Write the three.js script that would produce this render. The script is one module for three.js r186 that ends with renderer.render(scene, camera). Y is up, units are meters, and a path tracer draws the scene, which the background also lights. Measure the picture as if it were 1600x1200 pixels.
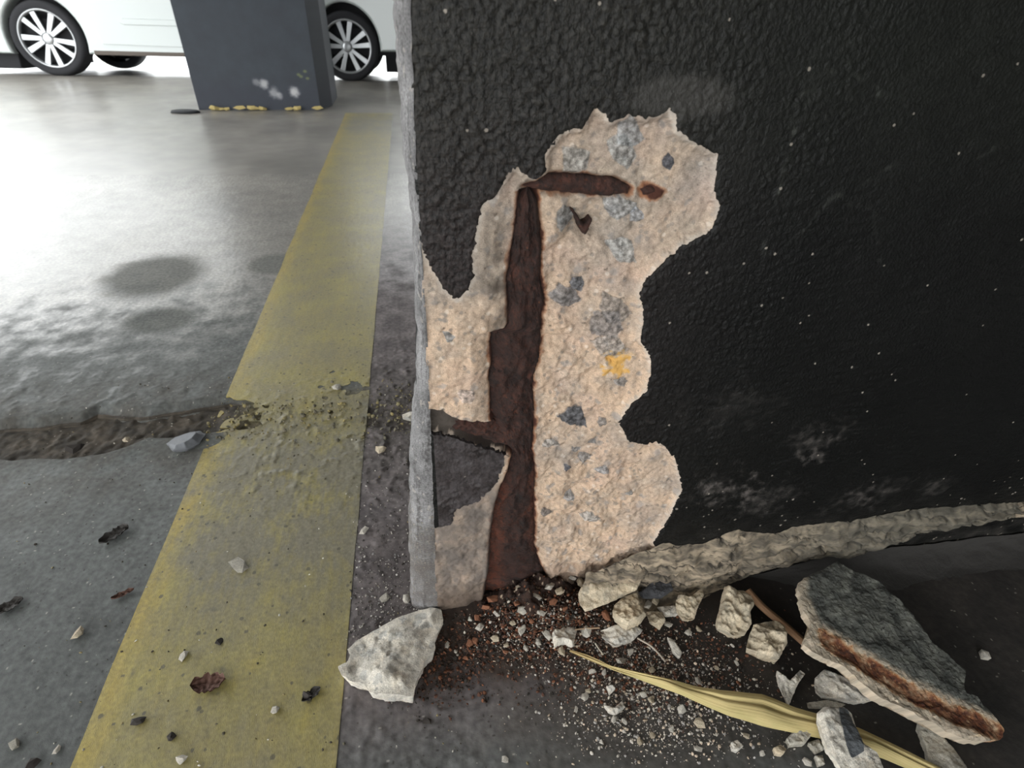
import * as THREE from 'three';
import { mergeGeometries } from 'three/addons/utils/BufferGeometryUtils.js';

// ------------------------------------------------------------------ camera, sky, exposure
const scene = new THREE.Scene();
const FOCAL = 873;                                   // pixels of a 1600 x 1200 frame
const camera = new THREE.PerspectiveCamera(2 * Math.atan(600 / FOCAL) * 180 / Math.PI, 4 / 3, 0.05, 200);
const EYE = new THREE.Vector3(0, 1.0, 0);
const CAM_R = new THREE.Vector3(0.98764991, 0.03706436, 0.1522297);
const CAM_D = new THREE.Vector3(-0.06001996, -0.80799093, 0.5861299);
const CAM_F = new THREE.Vector3(0.14472474, -0.58802797, -0.79578757);
camera.position.copy(EYE);
camera.quaternion.setFromRotationMatrix(new THREE.Matrix4().makeBasis(CAM_R, CAM_D.clone().negate(), CAM_F.clone().negate()));
camera.focus = 0.95;
camera.userData.fStop = 6;
camera.updateMatrixWorld(true);

scene.background = new THREE.Color(0.96, 0.99, 1.0);   // even overcast daylight
scene.backgroundIntensity = 5.0;

const renderer = new THREE.WebGLRenderer({ antialias: true });
renderer.shadowMap.enabled = true;
renderer.toneMapping = THREE.LinearToneMapping;
renderer.toneMappingExposure = 1.0;

// ------------------------------------------------------------------ small helpers
function rng(seed) { let a = seed >>> 0; return () => { a = (a + 0x6D2B79F5) | 0; let t = Math.imul(a ^ (a >>> 15), 1 | a); t = (t + Math.imul(t ^ (t >>> 7), 61 | t)) ^ t; return ((t ^ (t >>> 14)) >>> 0) / 4294967296; }; }
const clamp = (x, a = 0, b = 1) => x < a ? a : x > b ? b : x;
const sstep = (a, b, x) => { const t = clamp((x - a) / (b - a)); return t * t * (3 - 2 * t); };
const lerp = (a, b, t) => a + (b - a) * t;
const mix3 = (a, b, t) => [a[0] + (b[0] - a[0]) * t, a[1] + (b[1] - a[1]) * t, a[2] + (b[2] - a[2]) * t];
const PERM = new Uint8Array(512); { const r = rng(77), p = [...Array(256).keys()]; for (let i = 255; i > 0; i--) { const j = Math.floor(r() * (i + 1)); [p[i], p[j]] = [p[j], p[i]]; } for (let i = 0; i < 512; i++) PERM[i] = p[i & 255]; }
const GX = new Float32Array(256), GY = new Float32Array(256), HV = new Float32Array(256); for (let i = 0; i < 256; i++) { GX[i] = Math.cos(i * 2.399963); GY[i] = Math.sin(i * 2.399963); HV[i] = ((i * 167 + 13) & 255) / 255; }
function noise(x, y) {                                // gradient noise, about -0.7 .. 0.7
  const xi = Math.floor(x), yi = Math.floor(y), fx = x - xi, fy = y - yi, X = xi & 255, Y = yi & 255;
  const u = fx * fx * fx * (fx * (fx * 6 - 15) + 10), v = fy * fy * fy * (fy * (fy * 6 - 15) + 10);
  const A = PERM[X] + Y, B = PERM[X + 1] + Y, a = PERM[A & 511], b = PERM[B & 511], c = PERM[(A + 1) & 511], d = PERM[(B + 1) & 511];
  const n0 = GX[a] * fx + GY[a] * fy, n1 = GX[b] * (fx - 1) + GY[b] * fy, n2 = GX[c] * fx + GY[c] * (fy - 1), n3 = GX[d] * (fx - 1) + GY[d] * (fy - 1);
  return lerp(lerp(n0, n1, u), lerp(n2, n3, u), v);
}
function fbm(x, y, o = 4) { let s = 0, a = 1, t = 0; for (let i = 0; i < o; i++) { s += a * noise(x, y); t += a; a *= 0.55; x = x * 2.03 + 17.3; y = y * 2.03 - 9.1; } return s / t * 1.5; }
function cell(x, y) {                                 // nearest and second nearest jittered point, and the id of the nearest
  const xi = Math.floor(x), yi = Math.floor(y); let d1 = 9, d2 = 9, id = 0;
  for (let j = -1; j <= 1; j++) for (let i = -1; i <= 1; i++) {
    const h = PERM[(PERM[(xi + i) & 255] + yi + j) & 255], k = PERM[(h + 71) & 255];
    const dx = xi + i + HV[h] - x, dy = yi + j + HV[k] - y, d = Math.hypot(dx, dy);
    if (d < d1) { d2 = d1; d1 = d; id = h; } else if (d < d2) d2 = d;
  }
  return [d1, d2, HV[PERM[(id + 5) & 255]], HV[PERM[(id + 111) & 255]]];
}
// a pixel of the photograph as a ray, and where it meets a plane of the place
function rayOf(px, py) { return new THREE.Vector3().addScaledVector(CAM_R, px - 800).addScaledVector(CAM_D, py - 600).addScaledVector(CAM_F, FOCAL); }
function onPlane(px, py, P, N) { const r = rayOf(px, py), t = (P.clone().sub(EYE).dot(N)) / r.dot(N); return r.multiplyScalar(t).add(EYE); }
const UP = new THREE.Vector3(0, 1, 0), ZED = new THREE.Vector3(0, 0, 1);
const FACE_Z = -0.626;
const F = ([px, py]) => { const p = onPlane(px, py, new THREE.Vector3(0, 0, FACE_Z), ZED); return [p.x, p.y]; };   // on the column's painted face
const G = ([px, py], y = 0) => { const p = onPlane(px, py, new THREE.Vector3(0, y, 0), UP); return [p.x, p.z]; };   // on the floor
function polyDist(poly, x, y) {                        // signed distance to a closed outline, positive inside
  let d = 1e9, inside = false;
  for (let i = 0, n = poly.length, j = n - 1; i < n; j = i++) {
    const [ax, ay] = poly[j], [bx, by] = poly[i], ex = bx - ax, ey = by - ay, wx = x - ax, wy = y - ay;
    const t = clamp((wx * ex + wy * ey) / (ex * ex + ey * ey + 1e-12)), qx = wx - ex * t, qy = wy - ey * t, q = qx * qx + qy * qy;
    if (q < d) d = q;
    if ((ay > y) !== (by > y) && x < ax + (y - ay) / (by - ay) * ex) inside = !inside;
  }
  return inside ? Math.sqrt(d) : -Math.sqrt(d);
}
function lineDist(line, x, y) { let d = 1e9; for (let i = 1; i < line.length; i++) { const [ax, ay] = line[i - 1], [bx, by] = line[i], ex = bx - ax, ey = by - ay, t = clamp(((x - ax) * ex + (y - ay) * ey) / (ex * ex + ey * ey + 1e-12)); d = Math.min(d, Math.hypot(x - ax - ex * t, y - ay - ey * t)); } return d; }
function curve(points) {                               // piecewise linear y(x) through points sorted by x
  const p = points.slice().sort((a, b) => a[0] - b[0]);
  return (x) => { if (x <= p[0][0]) return p[0][1]; for (let i = 1; i < p.length; i++) if (x <= p[i][0]) return lerp(p[i - 1][1], p[i][1], (x - p[i - 1][0]) / (p[i][0] - p[i - 1][0])); return p[p.length - 1][1]; };
}
function spans(...list) { const out = [list[0][0]]; for (const [a, b, s] of list) { const n = Math.max(1, Math.round((b - a) / s)); for (let i = 1; i <= n; i++) out.push(a + (b - a) * i / n); } return out; }
// surface over a grid, cut exactly where field(x, y) crosses zero; pos gives the point, uv the texture place; skirt drops the cut edge along a vector
function cutGrid(xs, ys, field, pos, uv, skirt, flip) {
  const nx = xs.length, ny = ys.length, f = new Float32Array(nx * ny), P = [], U = [], I = [], at = new Int32Array(nx * ny).fill(-1), edges = new Map();
  for (let j = 0; j < ny; j++) for (let i = 0; i < nx; i++) f[j * nx + i] = field ? field(xs[i], ys[j]) : 1;
  const add = (x, y, d) => { const p = pos(x, y, d); P.push(p[0], p[1], p[2]); const t = uv(x, y); U.push(t[0], t[1]); return P.length / 3 - 1; };
  const vert = (k) => at[k] >= 0 ? at[k] : (at[k] = add(xs[k % nx], ys[(k / nx) | 0], f[k]));
  const cut = (a, b) => { const key = a < b ? a * nx * ny + b : b * nx * ny + a; let v = edges.get(key); if (v === undefined) { const t = f[a] / (f[a] - f[b]); v = add(lerp(xs[a % nx], xs[b % nx], t), lerp(ys[(a / nx) | 0], ys[(b / nx) | 0], t), 0); edges.set(key, v); } return v; };
  const rim = [], tri = (a, b, c) => flip ? I.push(a, c, b) : I.push(a, b, c);
  const T = (a, b, c) => {
    const s = (f[a] > 0 ? 1 : 0) + (f[b] > 0 ? 2 : 0) + (f[c] > 0 ? 4 : 0);
    if (s === 7) return tri(vert(a), vert(b), vert(c));
    if (!s) return;
    while (!((f[a] > 0) !== (f[b] > 0) && (f[a] > 0) !== (f[c] > 0))) [a, b, c] = [b, c, a];
    const p = cut(a, b), q = cut(a, c);
    if (f[a] > 0) { tri(vert(a), p, q); rim.push([p, q]); } else { tri(p, vert(b), vert(c)); tri(p, vert(c), q); rim.push([q, p]); }
  };
  for (let j = 0; j < ny - 1; j++) for (let i = 0; i < nx - 1; i++) { const k = j * nx + i; if ((i + j) & 1) { T(k, k + 1, k + nx); T(k + 1, k + nx + 1, k + nx); } else { T(k, k + 1, k + nx + 1); T(k, k + nx + 1, k + nx); } }
  if (skirt) {
    const low = new Map(), top = new Map(), lay = (m, v, o) => { let w = m.get(v); if (w === undefined) { const s = o ? skirt([P[v * 3], P[v * 3 + 1], P[v * 3 + 2]]) : [P[v * 3], P[v * 3 + 1], P[v * 3 + 2]]; P.push(...s); U.push(U[v * 2] + (o ? 0.03 : 0), U[v * 2 + 1] + (o ? 0.07 : 0)); w = P.length / 3 - 1; m.set(v, w); } return w; };
    for (const [a, b] of rim) { const A = lay(top, a, 0), B = lay(top, b, 0), a2 = lay(low, a, 1), b2 = lay(low, b, 1); tri(B, A, a2); tri(B, a2, b2); }
  }
  const g = new THREE.BufferGeometry();
  g.setAttribute('position', new THREE.Float32BufferAttribute(P, 3)); g.setAttribute('uv', new THREE.Float32BufferAttribute(U, 2)); g.setIndex(I); g.computeVertexNormals();
  return g;
}
function texture(w, h, fn, srgb = true) {              // fn(u, v) gives 0..255 values; v runs upwards
  const data = new Uint8Array(w * h * 4);
  for (let j = 0, o = 0; j < h; j++) for (let i = 0; i < w; i++, o += 4) { const c = fn((i + 0.5) / w, (j + 0.5) / h); data[o] = clamp(c[0], 0, 255); data[o + 1] = clamp(c[1], 0, 255); data[o + 2] = clamp(c[2], 0, 255); data[o + 3] = 255; }
  const t = new THREE.DataTexture(data, w, h); t.colorSpace = srgb ? THREE.SRGBColorSpace : THREE.NoColorSpace; t.magFilter = THREE.LinearFilter; t.minFilter = THREE.LinearMipmapLinearFilter; t.generateMipmaps = true; t.wrapS = t.wrapT = THREE.RepeatWrapping; t.needsUpdate = true;
  return t;
}
const mat = (o) => new THREE.MeshStandardMaterial({ roughness: 0.8, ...o });
const taken = new Map();
function numbered(name) { const n = taken.get(name) ?? 0; taken.set(name, n + 1); return n ? name + '_' + String(n).padStart(3, '0') : name; }
function shade(o) { o.traverse((m) => { if (m.isMesh) { m.castShadow = true; m.receiveShadow = true; } }); return o; }
function thing(o, name, label, category, group, parent = scene) { o.name = numbered(name); if (label) o.userData.label = label; if (category) o.userData.category = category; if (group) o.userData.group = group; parent.add(shade(o)); return o; }
function structure(o, name) { o.name = name; o.userData.kind = 'structure'; scene.add(shade(o)); return o; }
function part(parent, name, geometry, material, label) { const m = new THREE.Mesh(geometry, material); m.name = name; if (label) m.userData.label = label; parent.add(shade(m)); return m; }
const box = (x0, x1, y0, y1, z0, z1) => new THREE.BoxGeometry(x1 - x0, y1 - y0, z1 - z0).translate((x0 + x1) / 2, (y0 + y1) / 2, (z0 + z1) / 2);

// ------------------------------------------------------------------ outlines taken from the photograph, laid on the column's face
const OUTLINE = [[640, 300], [655, 372], [658, 383], [671.5, 414], [692, 449.5], [715, 470.5], [732, 451], [741, 430], [737, 404], [741, 390], [744, 366], [753.6, 319], [772, 311], [786, 287.5], [795.6, 269], [808.7, 262.5], [819, 273], [840, 282], [851, 272], [853, 243], [858.6, 232], [874, 214], [893, 202], [911, 201], [923, 177], [932, 167], [945, 178], [956, 192], [972, 183], [982, 180], [1013, 185], [1032, 180], [1049, 169], [1057, 182], [1061, 205], [1079, 217], [1097, 230], [1124, 243], [1121, 277], [1117, 293], [1126, 324], [1118, 353], [1103, 369], [1068, 385], [1040, 408], [1008, 442], [1001, 461], [1006, 485], [1006, 506], [1000, 530], [1015, 553], [1019, 582], [1010, 616], [989, 632], [968, 661], [983, 690], [1009, 696], [1025, 691], [1041, 700], [1056, 719], [1062, 737], [1067, 769], [1056, 790], [1048, 808], [1033, 832], [1022, 850], [1050, 880], [1050, 990], [560, 990], [560, 660], [600, 400]].map(F);
const ISLAND = [[640, 660], [672, 680], [700, 682], [731, 692], [760, 702], [789, 711], [787, 727], [775, 758], [747, 784], [712, 797], [705, 821], [690, 824], [640, 830]].map(F);
const BAR_ROWS = [[300, 812, 846], [330, 810, 846], [360, 808, 848], [400, 801, 851], [440, 794, 850], [480, 796, 857], [510, 795, 852], [519, 790, 851], [524, 768, 850], [550, 769, 850], [580, 768, 846], [600, 766, 837], [620, 767, 838], [650, 767, 838], [690, 776, 838], [715, 800, 834], [740, 793, 840], [760, 784, 840], [790, 772, 838], [830, 766, 838], [870, 763, 838], [905, 760, 850], [945, 752, 868], [985, 740, 880]];
const barL = curve(BAR_ROWS.map(([y, l, r]) => { const p = F([(l + r) / 2, y]), a = F([l, y]); return [p[1], a[0]]; }));
const barR = curve(BAR_ROWS.map(([y, l, r]) => { const p = F([(l + r) / 2, y]), a = F([r, y]); return [p[1], a[0]]; }));
const BAR_TOP = F([830, 309])[1];
const TIE_TOP = [[820, 298], [842, 288], [864, 277], [924, 281], [966, 286], [992, 298], [990, 311], [953, 315], [914, 311], [856, 306], [838, 303]].map(F);
const TIE_END = [[1006, 302], [1014, 296], [1032, 298], [1049, 306], [1030, 314], [1012, 312]].map(F);
const TIE_LOW = [[660, 642], [690, 648], [720, 662], [772, 668], [812, 690], [812, 712], [789, 708], [760, 700], [731, 690], [700, 680], [660, 680]].map(F);
const barDist = (x, y) => y > BAR_TOP + 0.004 ? -Math.hypot(Math.max(0, Math.abs(x - (barL(BAR_TOP) + barR(BAR_TOP)) / 2) - 0.008), y - BAR_TOP) : Math.min(x - barL(y), barR(y) - x);
const blobAt = (px, py) => F([px, py]);
const spallDist = (x, y) => {
  let d = polyDist(OUTLINE, x, y);
  const isl = polyDist(ISLAND, x, y);
  d = Math.min(d, -isl);
  return d + 0.0034 * fbm(x * 85, y * 85, 4) + 0.0036 * fbm(x * 190, y * 190, 2);
};
const edgeLine = curve([[0, -0.013], [0.11, -0.012], [0.29, -0.0085], [0.5, -0.004], [0.63, -0.002], [0.87, -0.002], [1.06, 0.004]]);
// what lies left of the bar below the stirrup is scraped cover, almost flush with the paint
function concreteDepth(x, y, d) {
  const n = fbm(x * 26, y * 26, 4), fine = fbm(x * 130, y * 130, 3), bar = barDist(x, y), inner = sstep(0, 0.02, d);
  let dep = 0.003 + 0.0105 * sstep(0, 0.012, d) + 0.010 * sstep(0.02, 0.1, d) * (0.6 + n);
  const left = 1 - sstep(-0.03, 0.012, x - barL(Math.min(y, BAR_TOP)));
  if (left > 0) { const flush = 0.002 + 0.010 * sstep(0.06, 0.13, x) + (y > 0.635 ? 0.018 * sstep(0.085, 0.145, x) : 0); dep = lerp(dep, Math.min(dep, flush) + 0.002 * n * inner, left); if (y < 0.47) dep = Math.min(dep, 0.004 + 0.006 * sstep(0.1, 0.14, x) + 0.003 * n * inner); }
  dep += 0.0062 * n * inner + 0.0020 * fine * inner;
  const c = cell(x * 34 + 3, y * 34); if (c[2] > 0.6) dep += 0.004 * inner * (c[3] - 0.4) * sstep(0.55, 0.2, c[0]);        // pulled and standing stones
  dep += 0.026 * sstep(-0.002, 0.010, bar);
  const t1 = polyDist(TIE_TOP, x, y); dep += 0.012 * sstep(-0.006, 0.004, t1);
  const t2 = polyDist(TIE_LOW, x, y); dep += 0.016 * sstep(-0.006, 0.006, t2);
  const [vx, vy] = blobAt(915, 350); dep += 0.012 * sstep(0.03, 0.012, Math.hypot(x - vx, (y - vy) * 0.8));
  // ridge line left of the bar and the diagonal step
  return Math.max(dep, 0.0005);
}

// ------------------------------------------------------------------ floor shape
const JF = curve([[-12, 0], ...[[0, 718], [100, 716], [165, 708], [231, 684], [290, 684], [322, 676], [371, 669], [445, 664], [510, 664], [569, 664], [640, 668]].map((p) => G(p))].map(([x, z]) => x < -11 ? [-12, -1.17] : [x, z]));
const JB = curve([[-12, 0], ...[[0, 664], [60, 660], [124, 652], [150, 640], [214, 646], [290, 636], [359, 622], [412, 634], [500, 640], [569, 642], [640, 644]].map((p) => G(p))].map(([x, z]) => x < -11 ? [-12, -1.31] : [x, z]));
const jn = (x) => 0.008 * fbm(x * 14, 3.3, 3);
const frontLip = (x) => JF(x) + jn(x), backLip = (x) => JB(x) + jn(x + 40);
const jointDepth = (x) => lerp(0.024, 0.004, sstep(-0.62, -0.44, x));
const DIRT_C = G([820, 1010]);
function floorH(x, z) {
  let h = 0.0016 * fbm(x * 3, z * 3, 2);
  if (z > -4) {
    h += 0.0006 * noise(x * 60, z * 60);
    const rough = sstep(-0.2, -0.16, x) * sstep(0.1, 0, x) * sstep(-2.1, -1.5, z) + 0.9 * sstep(0.42, 0.06, Math.abs(z + 1.18)) * sstep(-0.62, -0.4, x) * sstep(0.1, 0, x);
    if (rough > 0) { const b = fbm(x * 34, z * 34, 3); h += rough * (0.0012 * fbm(x * 110, z * 110, 2) + 0.007 * Math.max(0, b - 0.1)); }
    const left = sstep(-0.58, -0.62, x) * sstep(0.25, 0.05, Math.abs(z + 1.4));
    if (left > 0) h += left * 0.005 * Math.max(0, fbm(x * 22, z * 22, 3));
    const pile = Math.hypot((x - 0.19) / 0.24, (z + 0.6) / 0.12); h += 0.012 * sstep(1.2, 0.1, pile);
  }
  if (z < -7.2) h -= 0.085 * (-7.2 - z) * sstep(-7.2, -7.5, z);
  return h;
}
// ------------------------------------------------------------------ textures
// paint on the column face: x 0..1.46 m, y 0..1.1 m
const PW = 1.46, PH = 1.1;
const scratches = []; { const r = rng(5); for (const [a, b, c, dd] of [[1395, 150, 1290, 105], [1290, 105, 1235, 230], [1375, 415, 1365, 330], [1365, 330, 1300, 310], [1300, 310, 1235, 380], [1500, 270, 1570, 215], [1230, 160, 1330, 95], [1400, 255, 1350, 290], [1195, 400, 1215, 300], [1215, 300, 1245, 190]]) scratches.push([F([a, b]), F([c, dd])]); }
const dust = [[1145, 770, 60, 1], [1270, 690, 60, 0.9], [1275, 715, 26, 1], [1200, 780, 70, 0.8], [1380, 770, 60, 0.7], [1460, 760, 50, 0.7], [1130, 640, 90, 0.4], [1120, 760, 60, 0.8], [1010, 655, 14, 0.8], [1330, 780, 50, 0.8]].map(([x, y, r, k]) => [...F([x, y]), r * 0.0012, k]);
const paintMap = texture(2048, 1536, (u, v) => {
  const x = u * PW, y = v * PH, big = fbm(x * 5, y * 5, 4), n = fbm(x * 60, y * 60, 3);
  let c = mix3([42, 37, 36], [17, 17, 16], sstep(0.12, 0.5, x)); c = mix3(c, [27, 29, 24], sstep(0.7, 0.95, y) * 0.5);  // darker toward the right: the weaker light there is put into the colour
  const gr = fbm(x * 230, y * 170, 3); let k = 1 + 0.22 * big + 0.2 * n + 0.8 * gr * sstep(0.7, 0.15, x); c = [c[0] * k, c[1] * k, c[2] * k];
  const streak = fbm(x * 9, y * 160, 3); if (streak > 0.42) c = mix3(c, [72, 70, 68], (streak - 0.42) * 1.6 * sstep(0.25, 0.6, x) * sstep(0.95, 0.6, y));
  const p = noise(x * 260, y * 260); if (p > 0.44) c = mix3(c, [120, 112, 104], (p - 0.44) * 2.2 * (0.35 + sstep(0.4, 0.05, y)));
  for (const [a, b] of scratches) { const d = lineDist([a, b], x + 0.012 * fbm(x * 22, y * 22, 3), y + 0.012 * fbm(x * 22 + 40, y * 22, 3)); if (d < 0.006) c = mix3(c, [84, 86, 80], sstep(0.005, 0.0005, d) * clamp(0.12 + 0.7 * fbm(x * 50, y * 50, 3))); }
  for (const [dx, dy, r, w] of dust) { const d = Math.hypot(x - dx, (y - dy) * 1.3) / r; if (d < 1.2) { const m = 0.75 * fbm(x * 60 + 9, y * 60, 5) + 0.35 * fbm(x * 18, y * 18, 3) + 0.40 - d * 0.55; c = mix3(c, [104, 97, 93], clamp(m * 1.1 * w, 0, 0.75)); } }
  const low = sstep(0.24, 0.05, y) * clamp(0.35 + fbm(x * 28, y * 28, 4) * 1.1); c = mix3(c, [98, 92, 86], low * 0.55);
  const sp = cell(x * 95, y * 95); if (sp[2] > 0.985 - 0.07 * sstep(0.35, 0.05, y) && sp[0] < 0.12 + 0.15 * sp[3]) c = mix3(c, [170, 160, 148], 0.75);
  if (x < 0.13 && y < 0.5) c = mix3(c, [86, 81, 82], clamp(0.45 + 0.8 * fbm(x * 40, y * 40, 4)));
  if (y > 0.86) { const g = Math.hypot((x - 0.285) / 0.06, (y - 0.903) / 0.022); if (g < 1.3) c = mix3(c, [62, 60, 57], 0.75 * sstep(1.25, 0.7, g + 0.3 * n)); }
  return c;
});
const paintBump = texture(1024, 1024, (u, v) => {          // 0.3 m tile of brushed, stippled paint
  const x = u * 0.3, y = v * 0.3, b = 128 + 75 * fbm(x * 260, y * 200, 3) + 26 * noise(x * 60, y * 420); return [b, b, b];
}, false);
const stones = [[905, 663, 23, [78, 78, 80]], [945, 668, 13, [120, 118, 116]], [890, 472, 21, [104, 104, 106]], [905, 455, 12, [96, 96, 98]], [962, 490, 30, [120, 114, 108]], [950, 515, 26, [112, 108, 106]], [958, 545, 26, [140, 134, 128]], [990, 212, 22, [128, 132, 134]], [980, 240, 18, [136, 138, 136]], [905, 262, 22, [134, 134, 130]], [1050, 256, 10, [84, 84, 88]], [975, 335, 18, [136, 138, 138]], [1000, 345, 14, [132, 136, 140]], [980, 400, 20, [140, 142, 140]], [885, 345, 16, [110, 112, 112]], [930, 700, 9, [110, 110, 110]], [918, 727, 12, [112, 112, 112]], [892, 742, 8, [96, 96, 100]], [945, 745, 15, [138, 140, 142]], [905, 715, 9, [120, 120, 120]], [860, 705, 14, [140, 138, 134]], [975, 605, 13, [124, 122, 120]], [700, 527, 8, [120, 124, 126]], [893, 788, 14, [130, 132, 134]], [925, 820, 18, [150, 148, 144]], [858, 812, 12, [112, 108, 106]], [988, 780, 11, [136, 138, 138]], [730, 620, 14, [170, 155, 145]]].map(([x, y, r, c], i) => [...F([x, y]), r * 0.00094, c, i]);
const stoneD = (sx, sy, r, i, x, y) => { const dx = x - sx + 0.3 * (y - sy), dy = y - sy; let d = 0; for (let k = 0; k < 6; k++) { const h = HV[(i * 37 + k * 53) & 255], a = k * 1.047 + 0.9 * h + i; d = Math.max(d, (Math.cos(a) * dx + Math.sin(a) * dy) / (r * (0.55 + 0.5 * HV[(i * 91 + k * 29) & 255]))); } return d + 0.22 * fbm(x * 70 + i * 9, y * 70, 3); };
const CX0 = -0.06, CY0 = -0.02, CW = 0.5, CH = 1.0;
const stain = F([968, 577]);
const EF = new Float32Array(256 * 512); for (let j = 0; j < 512; j++) for (let i = 0; i < 256; i++) EF[j * 256 + i] = spallDist(CX0 + (i + 0.5) / 256 * CW, CY0 + (j + 0.5) / 512 * CH);
const edgeField = (x, y) => { const u = clamp((x - CX0) / CW * 256 - 0.5, 0, 254.99), v = clamp((y - CY0) / CH * 512 - 0.5, 0, 510.99), i = u | 0, j = v | 0, a = u - i, b = v - j; return lerp(lerp(EF[j * 256 + i], EF[j * 256 + i + 1], a), lerp(EF[j * 256 + 256 + i], EF[j * 256 + 257 + i], a), b); };
const concreteMap = texture(1024, 2048, (u, v) => {
  const x = CX0 + u * CW, y = CY0 + v * CH, n = fbm(x * 22, y * 22, 4), f = fbm(x * 150, y * 150, 3), g = noise(x * 700, y * 700);
  const grey = sstep(0.55, 0.8, y) * sstep(0.1, 0.22, x) * 0.65 + sstep(0.62, 0.7, y) * sstep(0.15, 0.12, x) * 0.75;
  let c = mix3([202, 176, 150], [160, 147, 132], clamp(grey * 1.1 + 0.12 + n * 0.8)); const ev = edgeField(x, y); 
  c = mix3(c, [188, 160, 144], clamp(0.8 * fbm(x * 12 + 7, y * 12, 3))); c = mix3(c, [214, 196, 174], clamp(0.9 * fbm(x * 40 + 3, y * 40, 3) - 0.1)); c = mix3(c, [136, 126, 116], clamp(1.1 * fbm(x * 30 + 23, y * 30, 4) - 0.12)); c = mix3(c, [150, 142, 134], clamp(0.9 * fbm(x * 9 + 3, y * 9, 3)));
  let k = 1 + 0.17 * f + 0.17 * g; c = [c[0] * k, c[1] * k, c[2] * k]; { const pit = fbm(x * 75 + 31, y * 75, 4); if (pit > 0.42) c = mix3(c, [70, 60, 52], clamp((pit - 0.42) * 4) * 0.8); if (pit < -0.45) c = mix3(c, [236, 222, 204], clamp((-pit - 0.45) * 3) * 0.7); }
  if (f > 0.36) c = mix3(c, [104, 96, 88], clamp((f - 0.36) * 2.2));
  const s = cell(x * 46 + 0.35 * fbm(x * 50, y * 50, 3), y * 46 + 0.35 * fbm(x * 50 + 9, y * 50, 3)), on = s[2] > 0.72 ? sstep(0.4, 0.16, s[0] + 0.2 * f + 0.15 * s[3]) : 0; c = mix3(c, mix3([158, 152, 146], [122, 118, 114], s[3]), on * 0.6);
  const s2 = cell(x * 120 + 4, y * 120), on2 = s2[2] > 0.8 ? sstep(0.4, 0.25, s2[0] + 0.1 * g) : 0; c = mix3(c, s2[3] > 0.6 ? [228, 218, 204] : [122, 116, 110], on2 * 0.45);
  for (const [sx, sy, r, col, i] of stones) { const dx = x - sx, dy = y - sy; if (Math.abs(dx) > 2 * r || Math.abs(dy) > 2 * r) continue; const d = stoneD(sx, sy, r, i, x, y), q = 1 + 0.8 * f + 0.25 * g; if (d < 1.15) c = mix3(c, [col[0] * q, col[1] * q, col[2] * q], sstep(1.06, 0.9, d) * (col[0] < 100 ? 0.95 : 0.72)); }
  { const d = Math.hypot((x - stain[0]) / 0.022, (y - stain[1]) / 0.026) + 0.9 * fbm(x * 70, y * 70, 3); if (d < 1) c = mix3(c, [214, 164, 82], sstep(1, 0.5, d) * 0.85); }
  c = mix3(c, [206, 198, 186], 0.75 * sstep(0.0075, 0.001, ev + 0.003 * f) * (0.5 + 0.7 * noise(x * 20, y * 20)));
  // soot and rust close to the bars
  const bd = -barDist(x, y), t1 = -polyDist(TIE_TOP, x, y), t2 = -polyDist(TIE_LOW, x, y), te = -polyDist(TIE_END, x, y), rust = Math.min(bd, t1, te);
  if (rust < 0.03) { const h = rust + 0.007 * fbm(x * 45, y * 45, 4); c = mix3(c, [140, 92, 62], 0.75 * sstep(0.005, 0.001, h) * (0.4 + 0.9 * clamp(0.5 + n))); c = mix3(c, [70, 38, 26], sstep(0.0015, -0.0015, h)); }
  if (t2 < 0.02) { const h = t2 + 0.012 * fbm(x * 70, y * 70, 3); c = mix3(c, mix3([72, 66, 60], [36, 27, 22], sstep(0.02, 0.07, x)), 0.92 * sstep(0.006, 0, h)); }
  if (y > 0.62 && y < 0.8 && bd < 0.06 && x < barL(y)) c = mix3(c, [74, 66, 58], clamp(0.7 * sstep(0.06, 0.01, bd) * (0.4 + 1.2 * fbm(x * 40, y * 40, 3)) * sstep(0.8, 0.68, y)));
  if (y < 0.36 && x < 0.125) { const m = clamp(0.72 + 0.9 * fbm(x * 24, y * 16, 4)); c = mix3(c, [108, 100, 93], m * sstep(0.36, 0.3, y)); c = mix3(c, [80, 76, 74], 0.6 * sstep(0.06, 0.02, y) * m); }
  if (y < 0.1) c = mix3(c, [96, 80, 66], 0.6 * sstep(0.1, 0.02, y));
  return c;
});
concreteMap.wrapS = concreteMap.wrapT = THREE.ClampToEdgeWrapping;
const rustMap = texture(512, 512, (u, v) => {
  const n = fbm(u * 10, v * 10, 4), m = fbm(u * 40 + 5, v * 40, 3); let c = mix3([66, 38, 29], [40, 24, 19], clamp(0.5 + n * 1.3)); if (m > 0.15) c = mix3(c, [92, 50, 32], clamp((m - 0.15) * 1.6)); if (m < -0.3) c = mix3(c, [26, 17, 14], 0.7); const o = fbm(u * 26 + 30, v * 26, 3); if (o > 0.5) c = mix3(c, [170, 96, 46], clamp((o - 0.5) * 3)); if (n > 0.62) c = mix3(c, [150, 120, 100], (n - 0.62) * 2.5); return c;
});
const rustBump = texture(512, 512, (u, v) => { const b = 128 + 90 * fbm(u * 34, v * 34, 4); return [b, b, b]; }, false);
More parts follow.
